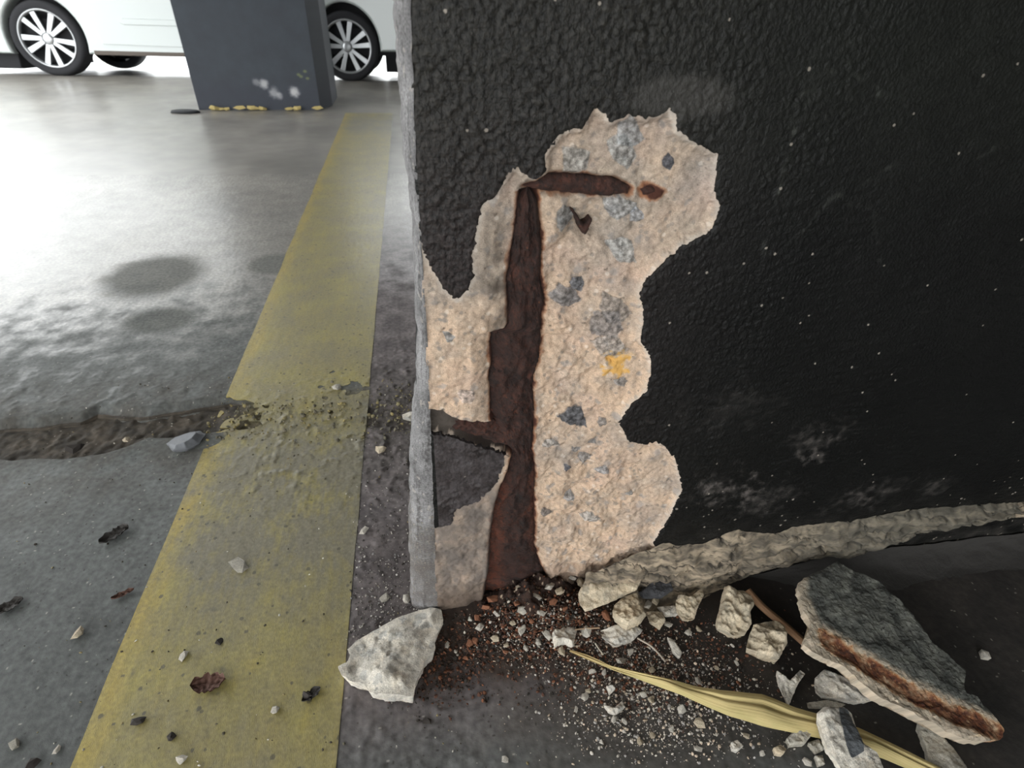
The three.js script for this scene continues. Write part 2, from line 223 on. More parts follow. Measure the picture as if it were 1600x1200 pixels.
const rockMap = texture(1024, 1024, (u, v) => {            // 0.4 m tile of broken concrete
  const n = fbm(u * 9, v * 9, 4), f = fbm(u * 60, v * 60, 3), g = noise(u * 280, v * 280), s = cell(u * 18 + 0.5 * n, v * 18 + 0.4 * f);
  let c = mix3([222, 214, 200], [176, 170, 160], clamp(0.5 + n * 0.9)); c = mix3(c, [220, 202, 176], clamp(0.6 * fbm(u * 14 + 3, v * 14, 3))); if (s[2] > 0.7) c = mix3(c, mix3([140, 140, 138], [170, 168, 162], s[3]), 0.5 * sstep(0.45, 0.3, s[0] + 0.15 * f)); const k = 1 + 0.2 * f + 0.18 * g; if (f > 0.4) c = mix3(c, [96, 90, 82], f - 0.15); return [c[0] * k, c[1] * k, c[2] * k];
});
const roughBump = texture(512, 512, (u, v) => { const b = 128 + 70 * fbm(u * 40, v * 40, 4) + 30 * noise(u * 230, v * 230); return [b, b, b]; }, false);
// floor: colour in metres
const fade = (px, py, rx, ry) => { const c = G([px, py]); return (x, z) => Math.hypot((x - c[0]) / rx, (z - c[1]) / ry); };
const wet1 = fade(240, 430, 0.2, 0.22), wet2 = fade(250, 500, 0.13, 0.1), wet3 = fade(430, 412, 0.12, 0.12);
const rightDirtShade = (x, z) => { const e = 0.33 + 0.75 * Math.max(0, -z - 0.2) * 0 + (z + 0.63) * 0.75; return sstep(e - 0.08, e + 0.14, x + 0.1 * fbm(x * 9, z * 9, 3)); };  // dark dirt on the right floor, with the dim light there painted in
function floorColor(x, z) {
  const n = fbm(x * 2.2, z * 2.2, 4), m = fbm(x * 14, z * 14, 4), f = fbm(x * 90, z * 90, 2), sm = fbm((x * 0.9 + z * 0.43) * 36, (z * 0.9 - x * 0.43) * 7, 4);
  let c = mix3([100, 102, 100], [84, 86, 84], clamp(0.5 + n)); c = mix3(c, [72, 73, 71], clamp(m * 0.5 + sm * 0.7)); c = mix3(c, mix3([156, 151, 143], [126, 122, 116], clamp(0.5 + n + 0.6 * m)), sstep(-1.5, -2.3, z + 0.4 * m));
  if (z > -3.6) {
    const strip = sstep(-0.2, -0.17, x + 0.012 * m) * sstep(-0.3, -0.5, z) * sstep(-3.2, -2.2, z); c = mix3(c, mix3([122, 113, 112], [88, 81, 81], clamp(0.5 + m * 1.2)), strip * 0.95);
    const jd = Math.min(Math.abs(z - frontLip(x)), Math.abs(z - backLip(x))), inJ = z < frontLip(x) && z > backLip(x) ? 1 : 0;
    c = mix3(c, [74, 69, 62], clamp((0.75 * sstep(0.32, 0.02, jd) * (0.45 + m)) * (x < 0.1 ? 1 : 0)));
    if (inJ) c = mix3(c, mix3([84, 76, 66], [54, 49, 42], clamp(0.5 + m * 1.3)), sstep(-0.46, -0.56, x) * 0.85 + 0.25);
    { const on = sstep(-0.56, -0.5, x) * sstep(-0.17, -0.19, x) * sstep(0.16, 0.06, Math.abs(z + 1.25)); c = mix3(c, mix3([132, 120, 76], [92, 84, 66], clamp(0.5 + 1.2 * m)), 0.85 * on); }
    for (const w of [wet1, wet2, wet3]) { const d = w(x, z) + 0.22 * m; if (d < 1.1) c = mix3(c, [78, 80, 76], 0.6 * sstep(1.1, 0.6, d)); }
    const r = rightDirtShade(x, z); c = mix3(c, mix3([52, 47, 42], [34, 31, 28], clamp(0.5 + m)), r * 0.92 * sstep(-0.75, -0.68, z));
    const pile = Math.hypot((x - 0.27) / 0.42, (z + 0.57) / 0.13) + 0.35 * m; c = mix3(c, [52, 40, 32], 0.85 * sstep(1.05, 0.6, pile)); const pit = Math.hypot((x - 0.58) / 0.27, (z + 0.52 + 0.1 * (x - 0.58)) / 0.13) + 0.35 * m; c = mix3(c, [32, 26, 22], 0.9 * sstep(1.1, 0.6, pit));  // pile dirt, and a dark patch mixing dirt with painted shade by the slab
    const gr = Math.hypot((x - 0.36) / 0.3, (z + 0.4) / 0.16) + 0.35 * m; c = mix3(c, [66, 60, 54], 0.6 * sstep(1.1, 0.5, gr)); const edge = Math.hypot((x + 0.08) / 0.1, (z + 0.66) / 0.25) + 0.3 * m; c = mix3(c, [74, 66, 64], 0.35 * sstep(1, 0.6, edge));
  }
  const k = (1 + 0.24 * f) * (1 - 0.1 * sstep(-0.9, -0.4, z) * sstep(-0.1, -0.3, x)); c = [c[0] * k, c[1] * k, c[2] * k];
  const s = cell(x * 130, z * 130); if (s[2] > 0.93 && s[0] < 0.2) c = mix3(c, s[3] > 0.55 ? [190, 184, 172] : [44, 40, 36], 0.7 * sstep(-3, -1.2, z));
  return c;
}
const NX0 = -3.0, NX1 = 1.8, NZ0 = -3.6, NZ1 = 1.0;
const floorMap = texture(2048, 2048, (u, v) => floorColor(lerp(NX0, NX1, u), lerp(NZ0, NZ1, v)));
const dryness = (x, z, m) => sstep(-2.05, -1.5, z + 0.5 * m + 0.25 * sstep(-0.9, -0.4, x));
const floorRough = texture(1024, 1024, (u, v) => {
  const x = lerp(NX0, NX1, u), z = lerp(NZ0, NZ1, v), m = fbm(x * 14, z * 14, 4), n = fbm(x * 3, z * 3, 3);
  let r = 0.4 + 0.08 * n + 0.05 * m; const dry = dryness(x, z, m); r = lerp(r, 0.66 + 0.12 * m, dry); if (x > -0.2) r = lerp(r, 0.85, sstep(-2.2, -1.4, z)); for (const w of [wet1, wet2, wet3]) { const d = w(x, z) + 0.22 * m; if (d < 1.1) r = lerp(r, 0.8, sstep(1.1, 0.6, d)); }
  r = Math.max(r, 0.9 * sstep(0.3, 0.05, Math.abs(z + 1.25))); const wet = (1 - dry) * (1 - 0.65 * sstep(-0.2, -0.16, x) * sstep(-3.2, -2.2, z)) * (1 - 0.9 * sstep(0.3, 0.05, Math.abs(z + 1.25))) * [wet1, wet2, wet3].reduce((k, w) => k * (1 - 0.9 * sstep(1.1, 0.6, w(x, z) + 0.22 * m)), 1); return [255 * wet * clamp(0.85 + 0.5 * n), clamp(r, 0.12, 1) * 255, 0];
}, false);
const FX0 = -14, FX1 = 8, FZ0 = -16, FZ1 = 5;
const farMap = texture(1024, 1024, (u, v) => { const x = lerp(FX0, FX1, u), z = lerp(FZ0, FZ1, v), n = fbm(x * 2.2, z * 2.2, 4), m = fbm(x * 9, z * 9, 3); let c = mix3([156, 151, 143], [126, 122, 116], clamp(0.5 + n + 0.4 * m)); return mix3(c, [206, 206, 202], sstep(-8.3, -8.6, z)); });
const farRough = texture(512, 512, (u, v) => { const x = lerp(FX0, FX1, u), z = lerp(FZ0, FZ1, v); const n = fbm(x * 3, z * 3, 3); return [255 * clamp(0.85 + 0.5 * n), 255 * clamp(0.4 + 0.08 * n, 0.12, 1), 0]; }, false);
const yellowMap = texture(512, 2048, (u, v) => {
  const x = lerp(-0.6, -0.16, u), z = lerp(-3.6, 0.4, v), n = fbm(x * 8, z * 8, 4), m = fbm(x * 40, z * 40, 3), st = fbm(x * 120, z * 14, 3);
  let c = mix3([150, 138, 68], [136, 124, 74], clamp(0.5 + n)); c = mix3(c, [166, 142, 54], clamp(0.6 * fbm(x * 30 + 9, z * 8, 3) + 0.5 * sstep(0.06, 0.01, x + 0.58)));
  const worn = clamp((0.62 * sstep(0.02, 0.1, x + 0.58) + 0.6 * n + 0.35 * m + 0.35 * st) * (0.45 + 0.9 * sstep(0.45, 0.1, Math.abs(z + 0.98)))); c = mix3(c, [112, 106, 88], clamp(worn, 0, 0.9));
  const s = cell(x * 70, z * 70); if (s[2] > 0.93 && s[0] < 0.12 + 0.2 * s[3]) c = mix3(c, [70, 64, 48], 0.7);
  const gg = fbm(x * 160, z * 160, 2), kk = 1 + 0.16 * gg; if (m > 0.4) c = mix3(c, [84, 78, 58], (m - 0.4) * 1.6); return [c[0] * kk, c[1] * kk, c[2] * kk];
});

// ------------------------------------------------------------------ the setting: floor, ceiling, walls
const floorBump = roughBump.clone(); floorBump.repeat.set(16, 16); floorBump.needsUpdate = true;
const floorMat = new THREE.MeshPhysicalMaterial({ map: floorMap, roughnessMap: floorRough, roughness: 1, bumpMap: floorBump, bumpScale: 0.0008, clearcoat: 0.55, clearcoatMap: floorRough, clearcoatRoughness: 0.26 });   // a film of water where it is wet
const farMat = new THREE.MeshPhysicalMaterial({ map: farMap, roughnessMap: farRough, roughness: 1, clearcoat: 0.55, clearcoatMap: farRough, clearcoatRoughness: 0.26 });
const floor = new THREE.Group();
structure(floor, 'floor');
{
  const xs = spans([NX0, -1.3, 0.014], [-1.3, 1.2, 0.005], [1.2, NX1, 0.012]), zsAll = [[NZ0, -1.7, 0.012], [-1.7, -1.0, 0.005], [-1.0, -0.1, 0.005], [-0.1, NZ1, 0.03]];
  const uv = (x, z) => [(x - NX0) / (NX1 - NX0), (z - NZ0) / (NZ1 - NZ0)], low = (p) => [p[0], p[1] - 0.05, p[2]];
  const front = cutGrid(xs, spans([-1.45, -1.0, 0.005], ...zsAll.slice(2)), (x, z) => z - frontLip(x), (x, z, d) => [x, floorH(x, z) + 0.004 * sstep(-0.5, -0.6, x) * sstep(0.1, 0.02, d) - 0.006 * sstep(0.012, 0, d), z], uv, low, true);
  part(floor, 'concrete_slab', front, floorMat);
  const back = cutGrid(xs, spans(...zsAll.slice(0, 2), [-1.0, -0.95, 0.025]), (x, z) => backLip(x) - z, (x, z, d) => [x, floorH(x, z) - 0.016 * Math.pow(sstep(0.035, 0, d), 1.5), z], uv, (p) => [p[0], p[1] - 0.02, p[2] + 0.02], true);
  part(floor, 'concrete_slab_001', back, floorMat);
  const joint = cutGrid(xs, spans([-1.5, -0.95, 0.005]), (x, z) => Math.min(frontLip(x) - z, z - backLip(x)) + 0.01, (x, z) => [x, floorH(x, z) - jointDepth(x) + 0.006 * fbm(x * 40, z * 40, 3), z], uv, null, true);
  part(floor, 'joint_filler', joint, floorMat, 'dirty sunken joint filled with brown grit');
  const far = [];
  const fuv = (x, z) => [(x - FX0) / (FX1 - FX0), (z - FZ0) / (FZ1 - FZ0)];
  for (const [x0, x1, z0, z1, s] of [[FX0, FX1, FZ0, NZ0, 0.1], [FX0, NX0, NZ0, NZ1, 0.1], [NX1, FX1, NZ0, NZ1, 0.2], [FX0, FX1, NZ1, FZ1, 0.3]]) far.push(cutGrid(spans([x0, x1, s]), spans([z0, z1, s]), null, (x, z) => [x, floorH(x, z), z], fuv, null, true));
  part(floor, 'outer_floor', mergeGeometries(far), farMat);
  part(floor, 'floor_underside', box(FX0, FX1, -1.6, -1.5, FZ0, FZ1), farMat);
  // painted line, worn through in places
  const lx = spans([-0.6, -0.16, 0.004]), lz = spans([-5.45, -3.6, 0.03], [-3.6, -1.8, 0.012], [-1.8, 0.0, 0.005], [0, 0.4, 0.02]);
  const line = cutGrid(lx, lz, (x, z) => {
    let d = Math.min(x + 0.579 + 0.004 * fbm(z * 3, 1, 2), -0.179 - x + 0.003 * fbm(z * 5, 9, 3) - 0.006 * sstep(-0.5, 0, z), z + 5.42) + 0.0016 * noise(x * 200, z * 200);
    const w = fbm(x * 13, z * 13, 4), w2 = fbm(x * 45, z * 45, 3);
    d = Math.min(d, 0.02 * (0.62 - w - 0.3 * w2) + 0.004);
    const nearJ = Math.min(Math.abs(z - frontLip(x)), Math.abs(z - backLip(x)), z < frontLip(x) && z > backLip(x) ? 0 : 9);
    d = Math.min(d, nearJ - 0.004 + 0.02 * sstep(-0.5, -0.4, x) + 0.026 * fbm(x * 16, z * 16, 3));
    const rub = sstep(0.12, 0.0, z + 1.33 > 0 ? Math.abs(z + 1.38) : Math.abs(z + 1.38)) * sstep(-0.4, -0.3, x); if (rub > 0) d = Math.min(d, 0.02 * (0.5 - rub * 0.4 - fbm(x * 20, z * 20, 3)));
    return d;
  }, (x, z) => [x, floorH(x, z) + 0.0012 + 0.002 * sstep(-3.1, -3.6, z), z], (x, z) => [(x + 0.6) / 0.44, (z + 3.6) / 4], (p) => [p[0], p[1] - 0.003, p[2]], true);
  part(floor, 'yellow_line', line, new THREE.MeshPhysicalMaterial({ map: yellowMap, roughness: 0.5, clearcoat: 0.6, clearcoatRoughness: 0.3, bumpMap: floorBump, bumpScale: 0.0008 }), 'worn yellow painted line running along the floor');
}
const grey = mat({ color: new THREE.Color(0.32, 0.32, 0.31), roughness: 0.9 }), darkWall = mat({ color: new THREE.Color(0.05, 0.05, 0.05), roughness: 0.9 });
structure(new THREE.Mesh(box(-4.1, 6, 2.7, 3.0, -8.2, 4.2), grey), 'ceiling');
structure(new THREE.Mesh(box(1.42, 1.6, 0, 2.7, -0.7, 4.2), darkWall), 'added_wall_right');  // unseen wall, added to hold light off the column's right end
structure(new THREE.Mesh(box(2.5, 2.7, 0, 2.7, -9.0, -0.7), darkWall), 'wall_far_right');

// ------------------------------------------------------------------ the damaged column
const paintBumpFace = paintBump.clone(); paintBumpFace.repeat.set(PW / 0.3, PH / 0.3); paintBumpFace.needsUpdate = true;
const paintMat = new THREE.MeshPhysicalMaterial({ map: paintMap, roughness: 0.5, specularIntensity: 0.4, bumpMap: paintBumpFace, bumpScale: 0.002 });
const darkPaint = mat({ color: new THREE.Color(0.02, 0.02, 0.02), roughness: 0.5 });
const concBump = roughBump.clone(); concBump.repeat.set(5, 10); concBump.needsUpdate = true;
const concreteMat = mat({ map: concreteMap, color: new THREE.Color(0.95, 0.93, 0.94), roughness: 0.95, bumpMap: concBump, bumpScale: 0.0009 });
const rustMat = mat({ map: rustMap, roughness: 0.9, bumpMap: rustBump, bumpScale: 0.002 });
const rockBump = roughBump.clone(); rockBump.repeat.set(3, 3); rockBump.needsUpdate = true;
const rockMat = mat({ map: rockMap, roughness: 0.95, bumpMap: rockBump, bumpScale: 0.0016 });
const greyRockMat = mat({ map: rockMap, color: new THREE.Color(0.62, 0.62, 0.6), roughness: 0.95, bumpMap: rockBump, bumpScale: 0.0016 });
const tanRockMat = mat({ map: rockMap, color: new THREE.Color(0.9, 0.82, 0.69), roughness: 0.95, bumpMap: rockBump, bumpScale: 0.0016 });

const column = new THREE.Group();
column.userData.kind = 'structure';
thing(column, 'concrete_column', 'black painted concrete column with a large spalled patch exposing rusted reinforcement', 'column');
{
  const edgeX = (y) => edgeLine(y) + 0.004 * fbm(y * 30, 3, 4);
  const faceRelief = (x, y) => { const left = sstep(0.75, 0.1, x); let h = 0.0022 * fbm(x * 6, y * 6, 2); const s = fbm(x * 150, y * 105, 4), s2 = noise(x * 230, y * 170), gate = clamp(0.55 + 0.8 * fbm(x * 14, y * 9, 3), 0.15, 1); h += left * gate * (0.0050 * Math.max(-0.35, s) + 0.0021 * s2) + (1 - left) * (0.0014 * fbm(x * 30, y * 150, 3) + 0.0006 * s2); return h; };
  const xs = spans([-0.016, 0.5, 0.0025], [0.5, 0.9, 0.004], [0.9, 1.42, 0.008]), ys = spans([0.0, 1.06, 0.0025], [1.06, 2.7, 0.04]);
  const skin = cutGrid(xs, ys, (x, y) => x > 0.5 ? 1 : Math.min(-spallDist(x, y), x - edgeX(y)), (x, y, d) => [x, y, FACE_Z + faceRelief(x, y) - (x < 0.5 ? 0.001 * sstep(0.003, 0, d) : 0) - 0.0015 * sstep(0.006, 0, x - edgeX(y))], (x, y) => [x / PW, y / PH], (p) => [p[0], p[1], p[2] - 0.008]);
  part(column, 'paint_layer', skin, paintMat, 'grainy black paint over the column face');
  part(column, 'concrete_core', box(0.012, 1.42, 0, 2.7, FACE_Z - 0.9, FACE_Z - 0.08), darkPaint);
  const conc = cutGrid(spans([-0.016, 0.45, 0.002]), spans([-0.01, 0.94, 0.002]), (x, y) => Math.min(spallDist(x, y) + 0.003, x - edgeX(y)), (x, y, d) => [x, y, FACE_Z - concreteDepth(x, y, Math.max(0, (x < 0.02 ? spallDist(x, y) + 0.003 : d) - 0.003))], (x, y) => [(x - CX0) / CW, (y - CY0) / CH]);
  const broken = part(column, 'exposed_concrete', conc, concreteMat, 'rough broken pinkish concrete with grey stones');
  stones.forEach(([sx, sy, r, , i]) => {
    if (r < 0.009) return;
    const g = cutGrid(spans([sx - 1.7 * r, sx + 1.7 * r, 0.0015]), spans([sy - 1.7 * r, sy + 1.7 * r, 0.0015]), (x, y) => Math.min(1.0 - stoneD(sx, sy, r, i, x, y), (spallDist(x, y) - 0.002) * 100, (-barDist(x, y) - 0.004) * 100), (x, y, d) => [x, y, FACE_Z - concreteDepth(x, y, Math.max(0, spallDist(x, y))) + 0.0008 + 0.0022 * sstep(0, 0.5, d) + 0.0008 * fbm(x * 160, y * 160, 2)], (x, y) => [(x - CX0) / CW, (y - CY0) / CH], (p) => [p[0], p[1], p[2] - 0.004]);
    if (g.index.count) part(broken, 'stone', g, concreteMat);
  });
  // worn grey arris and the left face
  const leftX = curve([[0, -0.066], [0.048, -0.06], [0.2, -0.053], [0.41, -0.036], [0.53, -0.02], [0.61, -0.0145], [0.76, -0.008], [0.8, -0.011], [0.86, -0.0135], [1.06, -0.0135]]);
  const edgeMap = texture(256, 1024, (u, v) => { const y = v * 1.06, n = fbm(u * 4, y * 20, 4), st = fbm(u * 16, y * 6, 3), f = fbm(u * 30, y * 130, 3); let c = mix3([134, 132, 132], [96, 94, 94], clamp(0.4 + n * 1.2)); c = mix3(c, [58, 55, 54], clamp(1.1 * st + 0.9 * f)); if (fbm(u * 12 + 7, y * 60, 3) > 0.4) c = mix3(c, [168, 160, 150], 0.5); if (y < 0.34) c = mix3(c, [92, 86, 82], clamp(0.5 + 1.2 * n) * sstep(0.34, 0.2, y)); if (u > 0.28 && u < 0.6 && y > 0.52 && y < 0.64) c = mix3(c, [16, 14, 13], sstep(0.0, 0.4, 0.35 + fbm(u * 3, y * 30, 3))); if (f > 0.35 && y < 0.3) c = mix3(c, [150, 140, 122], f); const gn = noise(u * 60, y * 500); const kk = 1 + 0.3 * gn; return [c[0] * kk, c[1] * kk, c[2] * kk]; });
  const arris = [[0, 0.13], [0.13, 0.93]].map(([s0, s1]) => cutGrid(spans([s0, s1, s1 < 0.2 ? 0.0035 : 0.02]), spans([0, 1.06, 0.004], [1.06, 2.7, 0.04]), null, (s, y) => {
    const lx = leftX(y) + 0.006 * fbm(y * 22, 2, 4), t = clamp(s / 0.04), a = t * Math.PI / 2, r = 0.0016 * fbm(s * 60, y * 40, 3);
    const x = s < 0.04 ? lerp(edgeLine(y) + 0.002, lx, Math.sin(a)) : lx + 0.03 * 0, z = s < 0.04 ? FACE_Z - 0.001 - 0.033 * (1 - Math.cos(a)) : FACE_Z - 0.034 - (s - 0.04);
    const back = sstep(0.05, 0.13, s); return [lerp(x, Math.max(x, -0.012), back) - r, y, z];
  }, (s, y) => s1 < 0.2 ? [clamp(s / 0.13, 0, 0.99), y / 1.06] : [s / PW, y / PH], null, true));
  part(column, 'side_face', arris[1], paintMat);
  part(column, 'worn_edge', arris[0], mat({ map: edgeMap, roughness: 0.9, bumpMap: concBump, bumpScale: 0.001 }), 'grey worn corner edge rubbed bare of paint');
  // reinforcement
  const rows = spans([-0.005, BAR_TOP + 0.006, 0.003]), ring = spans([0, 1, 1 / 56]);
  const bar = cutGrid(ring, rows, null, (t, y) => {
    const l = barL(y), r = barR(y), end = sstep(BAR_TOP + 0.007, BAR_TOP - 0.012, y), cx = (l + r) / 2, hw = (r - l) / 2 * Math.sqrt(clamp(end, 0.02, 1)), a = t * Math.PI * 2, low = sstep(0.2, 0.05, y);
    const n = 1 + 0.13 * fbm(Math.cos(a) * 1.5 + 5, y * 28 + Math.sin(a) * 1.5, 3) + 0.05 * fbm(Math.cos(a) * 5, y * 90, 2);
    const flake = 0.004 * Math.sign(fbm(Math.cos(a) * 2 + 30, y * 18, 2)) * 0.5;
    const fx = Math.cos(a) * hw, rag = 0.0022 * fbm(y * 130 + (fx > 0 ? 50 : 0), 7, 3); const lump = 0.007 * fbm(fx * 40, y * 34, 4) + 0.003 * fbm(fx * 110, y * 95, 3);
    return [cx + fx + Math.sign(fx) * rag * Math.abs(Math.cos(a)), y, FACE_Z - 0.03 + 0.004 * noise(y * 14, 4) + Math.sign(Math.sin(a)) * Math.pow(Math.abs(Math.sin(a)), 0.7) * 0.020 * (0.4 + 0.6 * end) + (Math.sin(a) > 0 ? lump : 0) + flake - 0.006 * low];
  }, (t, y) => [t, y * 4], null, true);
  { const p = bar.attributes.position, c = new Float32Array(p.count * 3); for (let i = 0; i < p.count; i++) { const x = p.getX(i), y = p.getY(i), l = barL(y), r = barR(y), q = (x - l) / (r - l), n = fbm(x * 40, y * 30, 4), side = sstep(0.38, 0.2, q + 0.25 * n) * sstep(0.36, 0.28, y) + 0.8 * sstep(0.8, 0.95, q + 0.3 * n) * sstep(0.42, 0.34, y) * sstep(0.1, 0.2, y), spot = sstep(0.35, 0.6, fbm(x * 60 + 9, y * 60, 3)) * sstep(0.3, 0.42, y) * sstep(0.56, 0.5, y); const k = 0.72 + 0.6 * n; c.set([k + side * 0.9 + spot * 2.2, k + side * 0.5 + spot * 1.6, k + side * 0.15 + spot * 1.1], i * 3); } bar.setAttribute('color', new THREE.BufferAttribute(c, 3)); }
  part(column, 'vertical_rebar', bar, mat({ map: rustMap, vertexColors: true, roughness: 0.9, bumpMap: rustBump, bumpScale: 0.004 }), 'thick flaking rusted vertical bar');
  const slabBar = (poly, name, zf, amp, label) => { const x0 = Math.min(...poly.map((p) => p[0])) - 0.005, x1 = Math.max(...poly.map((p) => p[0])) + 0.005, y0 = Math.min(...poly.map((p) => p[1])) - 0.005, y1 = Math.max(...poly.map((p) => p[1])) + 0.005;
    const g = cutGrid(spans([x0, x1, 0.0015]), spans([y0, y1, 0.0015]), (x, y) => polyDist(poly, x, y) + 0.002 * fbm(x * 120, y * 120, 3), (x, y, d) => [x, y, FACE_Z - zf + Math.sqrt(clamp(d / 0.012)) * 0.010 + amp * fbm(x * 60, y * 90, 3)], (x, y) => [x * 5, y * 5], (p) => [p[0], p[1], p[2] - 0.02]);
    part(column, name, g, rustMat, label); };
  slabBar(TIE_TOP, 'stirrup', 0.022, 0.003, 'short rusted horizontal stirrup near the top of the patch');
  slabBar(TIE_END, 'stirrup_end', 0.02, 0.002);
  slabBar(TIE_LOW.filter((p) => p[0] > 0.02), 'stirrup', 0.022, 0.007, 'flaked rusted stirrup in the dark slot');
  const vee = [[897, 333], [902, 336], [918, 360], [930, 348], [933, 352], [921, 378], [914, 372]].map(F);
  slabBar(vee, 'rusted_wire', 0.02, 0.002, 'small V of rusted tie wire');
  // mortar fillet that clings to the foot of the column
  const topY = curve([[930, 893], [960, 880], [1000, 862], [1031, 850], [1097, 850], [1145, 828], [1206, 833], [1250, 821], [1337, 812], [1416, 796], [1600, 783]].map(F)), botP = [[930, 945], [1000, 940], [1062, 926], [1110, 914], [1162, 898], [1232, 876], [1337, 866], [1381, 848], [1469, 822], [1600, 800]];
  const botY = curve(botP.map((p) => { const q = F(p); return [q[0], q[1]]; }));
  const mx = spans([0.26, 1.42, 0.004]), mt = spans([0, 1, 1 / 26]);
  const mortarMap = texture(1024, 256, (u, v) => { const x = u * 1.2, y = v * 0.16, n = fbm(x * 20, y * 60, 4), f = fbm(x * 70, y * 130, 3); let c = mix3([170, 153, 130], [98, 89, 77], clamp(0.5 + n * 1.5)); c = mix3(c, [62, 57, 50], clamp(f * 1.3)); { const rg = Math.abs(fbm(x * 7 + 2, (y + 0) * 24, 3)); c = mix3(c, [40, 35, 30], 0.85 * sstep(0.06, 0.0, rg)); } c = mix3(c, [74, 73, 66], 0.55 * sstep(0.45, 0.95, x)); const o = fbm(x * 30 + 9, y * 40, 3); if (o > 0.35) c = mix3(c, [184, 168, 140], clamp((o - 0.35) * 2.5) * 0.7); return c; });
  const mortar = cutGrid(mx, mt, (x, t) => { const e = sstep(0.26, 0.31, x); return Math.min(x - 0.262 - 0.03 * Math.abs(t - 0.5), 1) + 0.006 * noise(x * 60, t * 6) * (1 - e); }, (x, t) => {
    const up = Math.max(topY(x), 0.02) + 0.012 * fbm(x * 34, 1, 4), dn = botY(x) + 0.009 * fbm(x * 30, 8, 4), bulge = Math.sin(Math.PI * Math.min(1, t * 0.85 + 0.1)) * (0.02 + 0.020 * fbm(x * 14, t * 2.4, 4)) + 0.006 * fbm(x * 44, t * 5, 4) - 0.014 * sstep(0.06, 0, Math.abs(fbm(x * 7 + 2, lerp(botY(x), topY(x), t) * 24, 3)));
    let y = lerp(dn, up, t), z = FACE_Z + 0.001 + bulge * sstep(0, 0.1, t) * sstep(1, 0.92, t); if (y < 0.004) { z += (0.004 - y) * 1.2; y = 0.004 + 0.006 * Math.max(0, fbm(x * 40, t * 6, 3)) * t; }
    const crack = Math.exp(-Math.pow((t - 0.52 - 0.18 * fbm(x * 9, 4, 3)) / 0.045, 2)) * sstep(0.1, 0.3, fbm(x * 6, 7, 2) + 0.25); return [x, y, z - crack * 0.018];
  }, (x, t) => [x / 1.2, lerp(botY(x), topY(x), t) / 0.16], null);
  part(column, 'mortar_fillet', mortar, mat({ map: mortarMap, roughness: 0.95, bumpMap: rockBump, bumpScale: 0.0016 }), 'crumbling tan mortar along the column foot');
  const kick = cutGrid(spans([0.6, 1.42, 0.008]), spans([0, 1, 0.06]), null, (x, t) => { const a = t * Math.PI / 2, w = 0.05 * sstep(0.6, 0.85, x), r = 1 + 0.25 * fbm(x * 14, t * 3, 3); return [x, w * 0.9 * (1 - Math.cos(a)) * r - 0.001 + 0.003 * w * fbm(x * 40, t * 5, 2), FACE_Z + 0.004 + w * 1.6 * (1 - Math.sin(a)) * r]; }, (x, t) => [x / PW, t * 0.08], null, true);
  part(column, 'floor_cove', kick, mat({ color: new THREE.Color(0.032, 0.029, 0.026), roughness: 0.8, bumpMap: rockBump, bumpScale: 0.002 }), 'dark rounded cove where the column meets the floor');
}

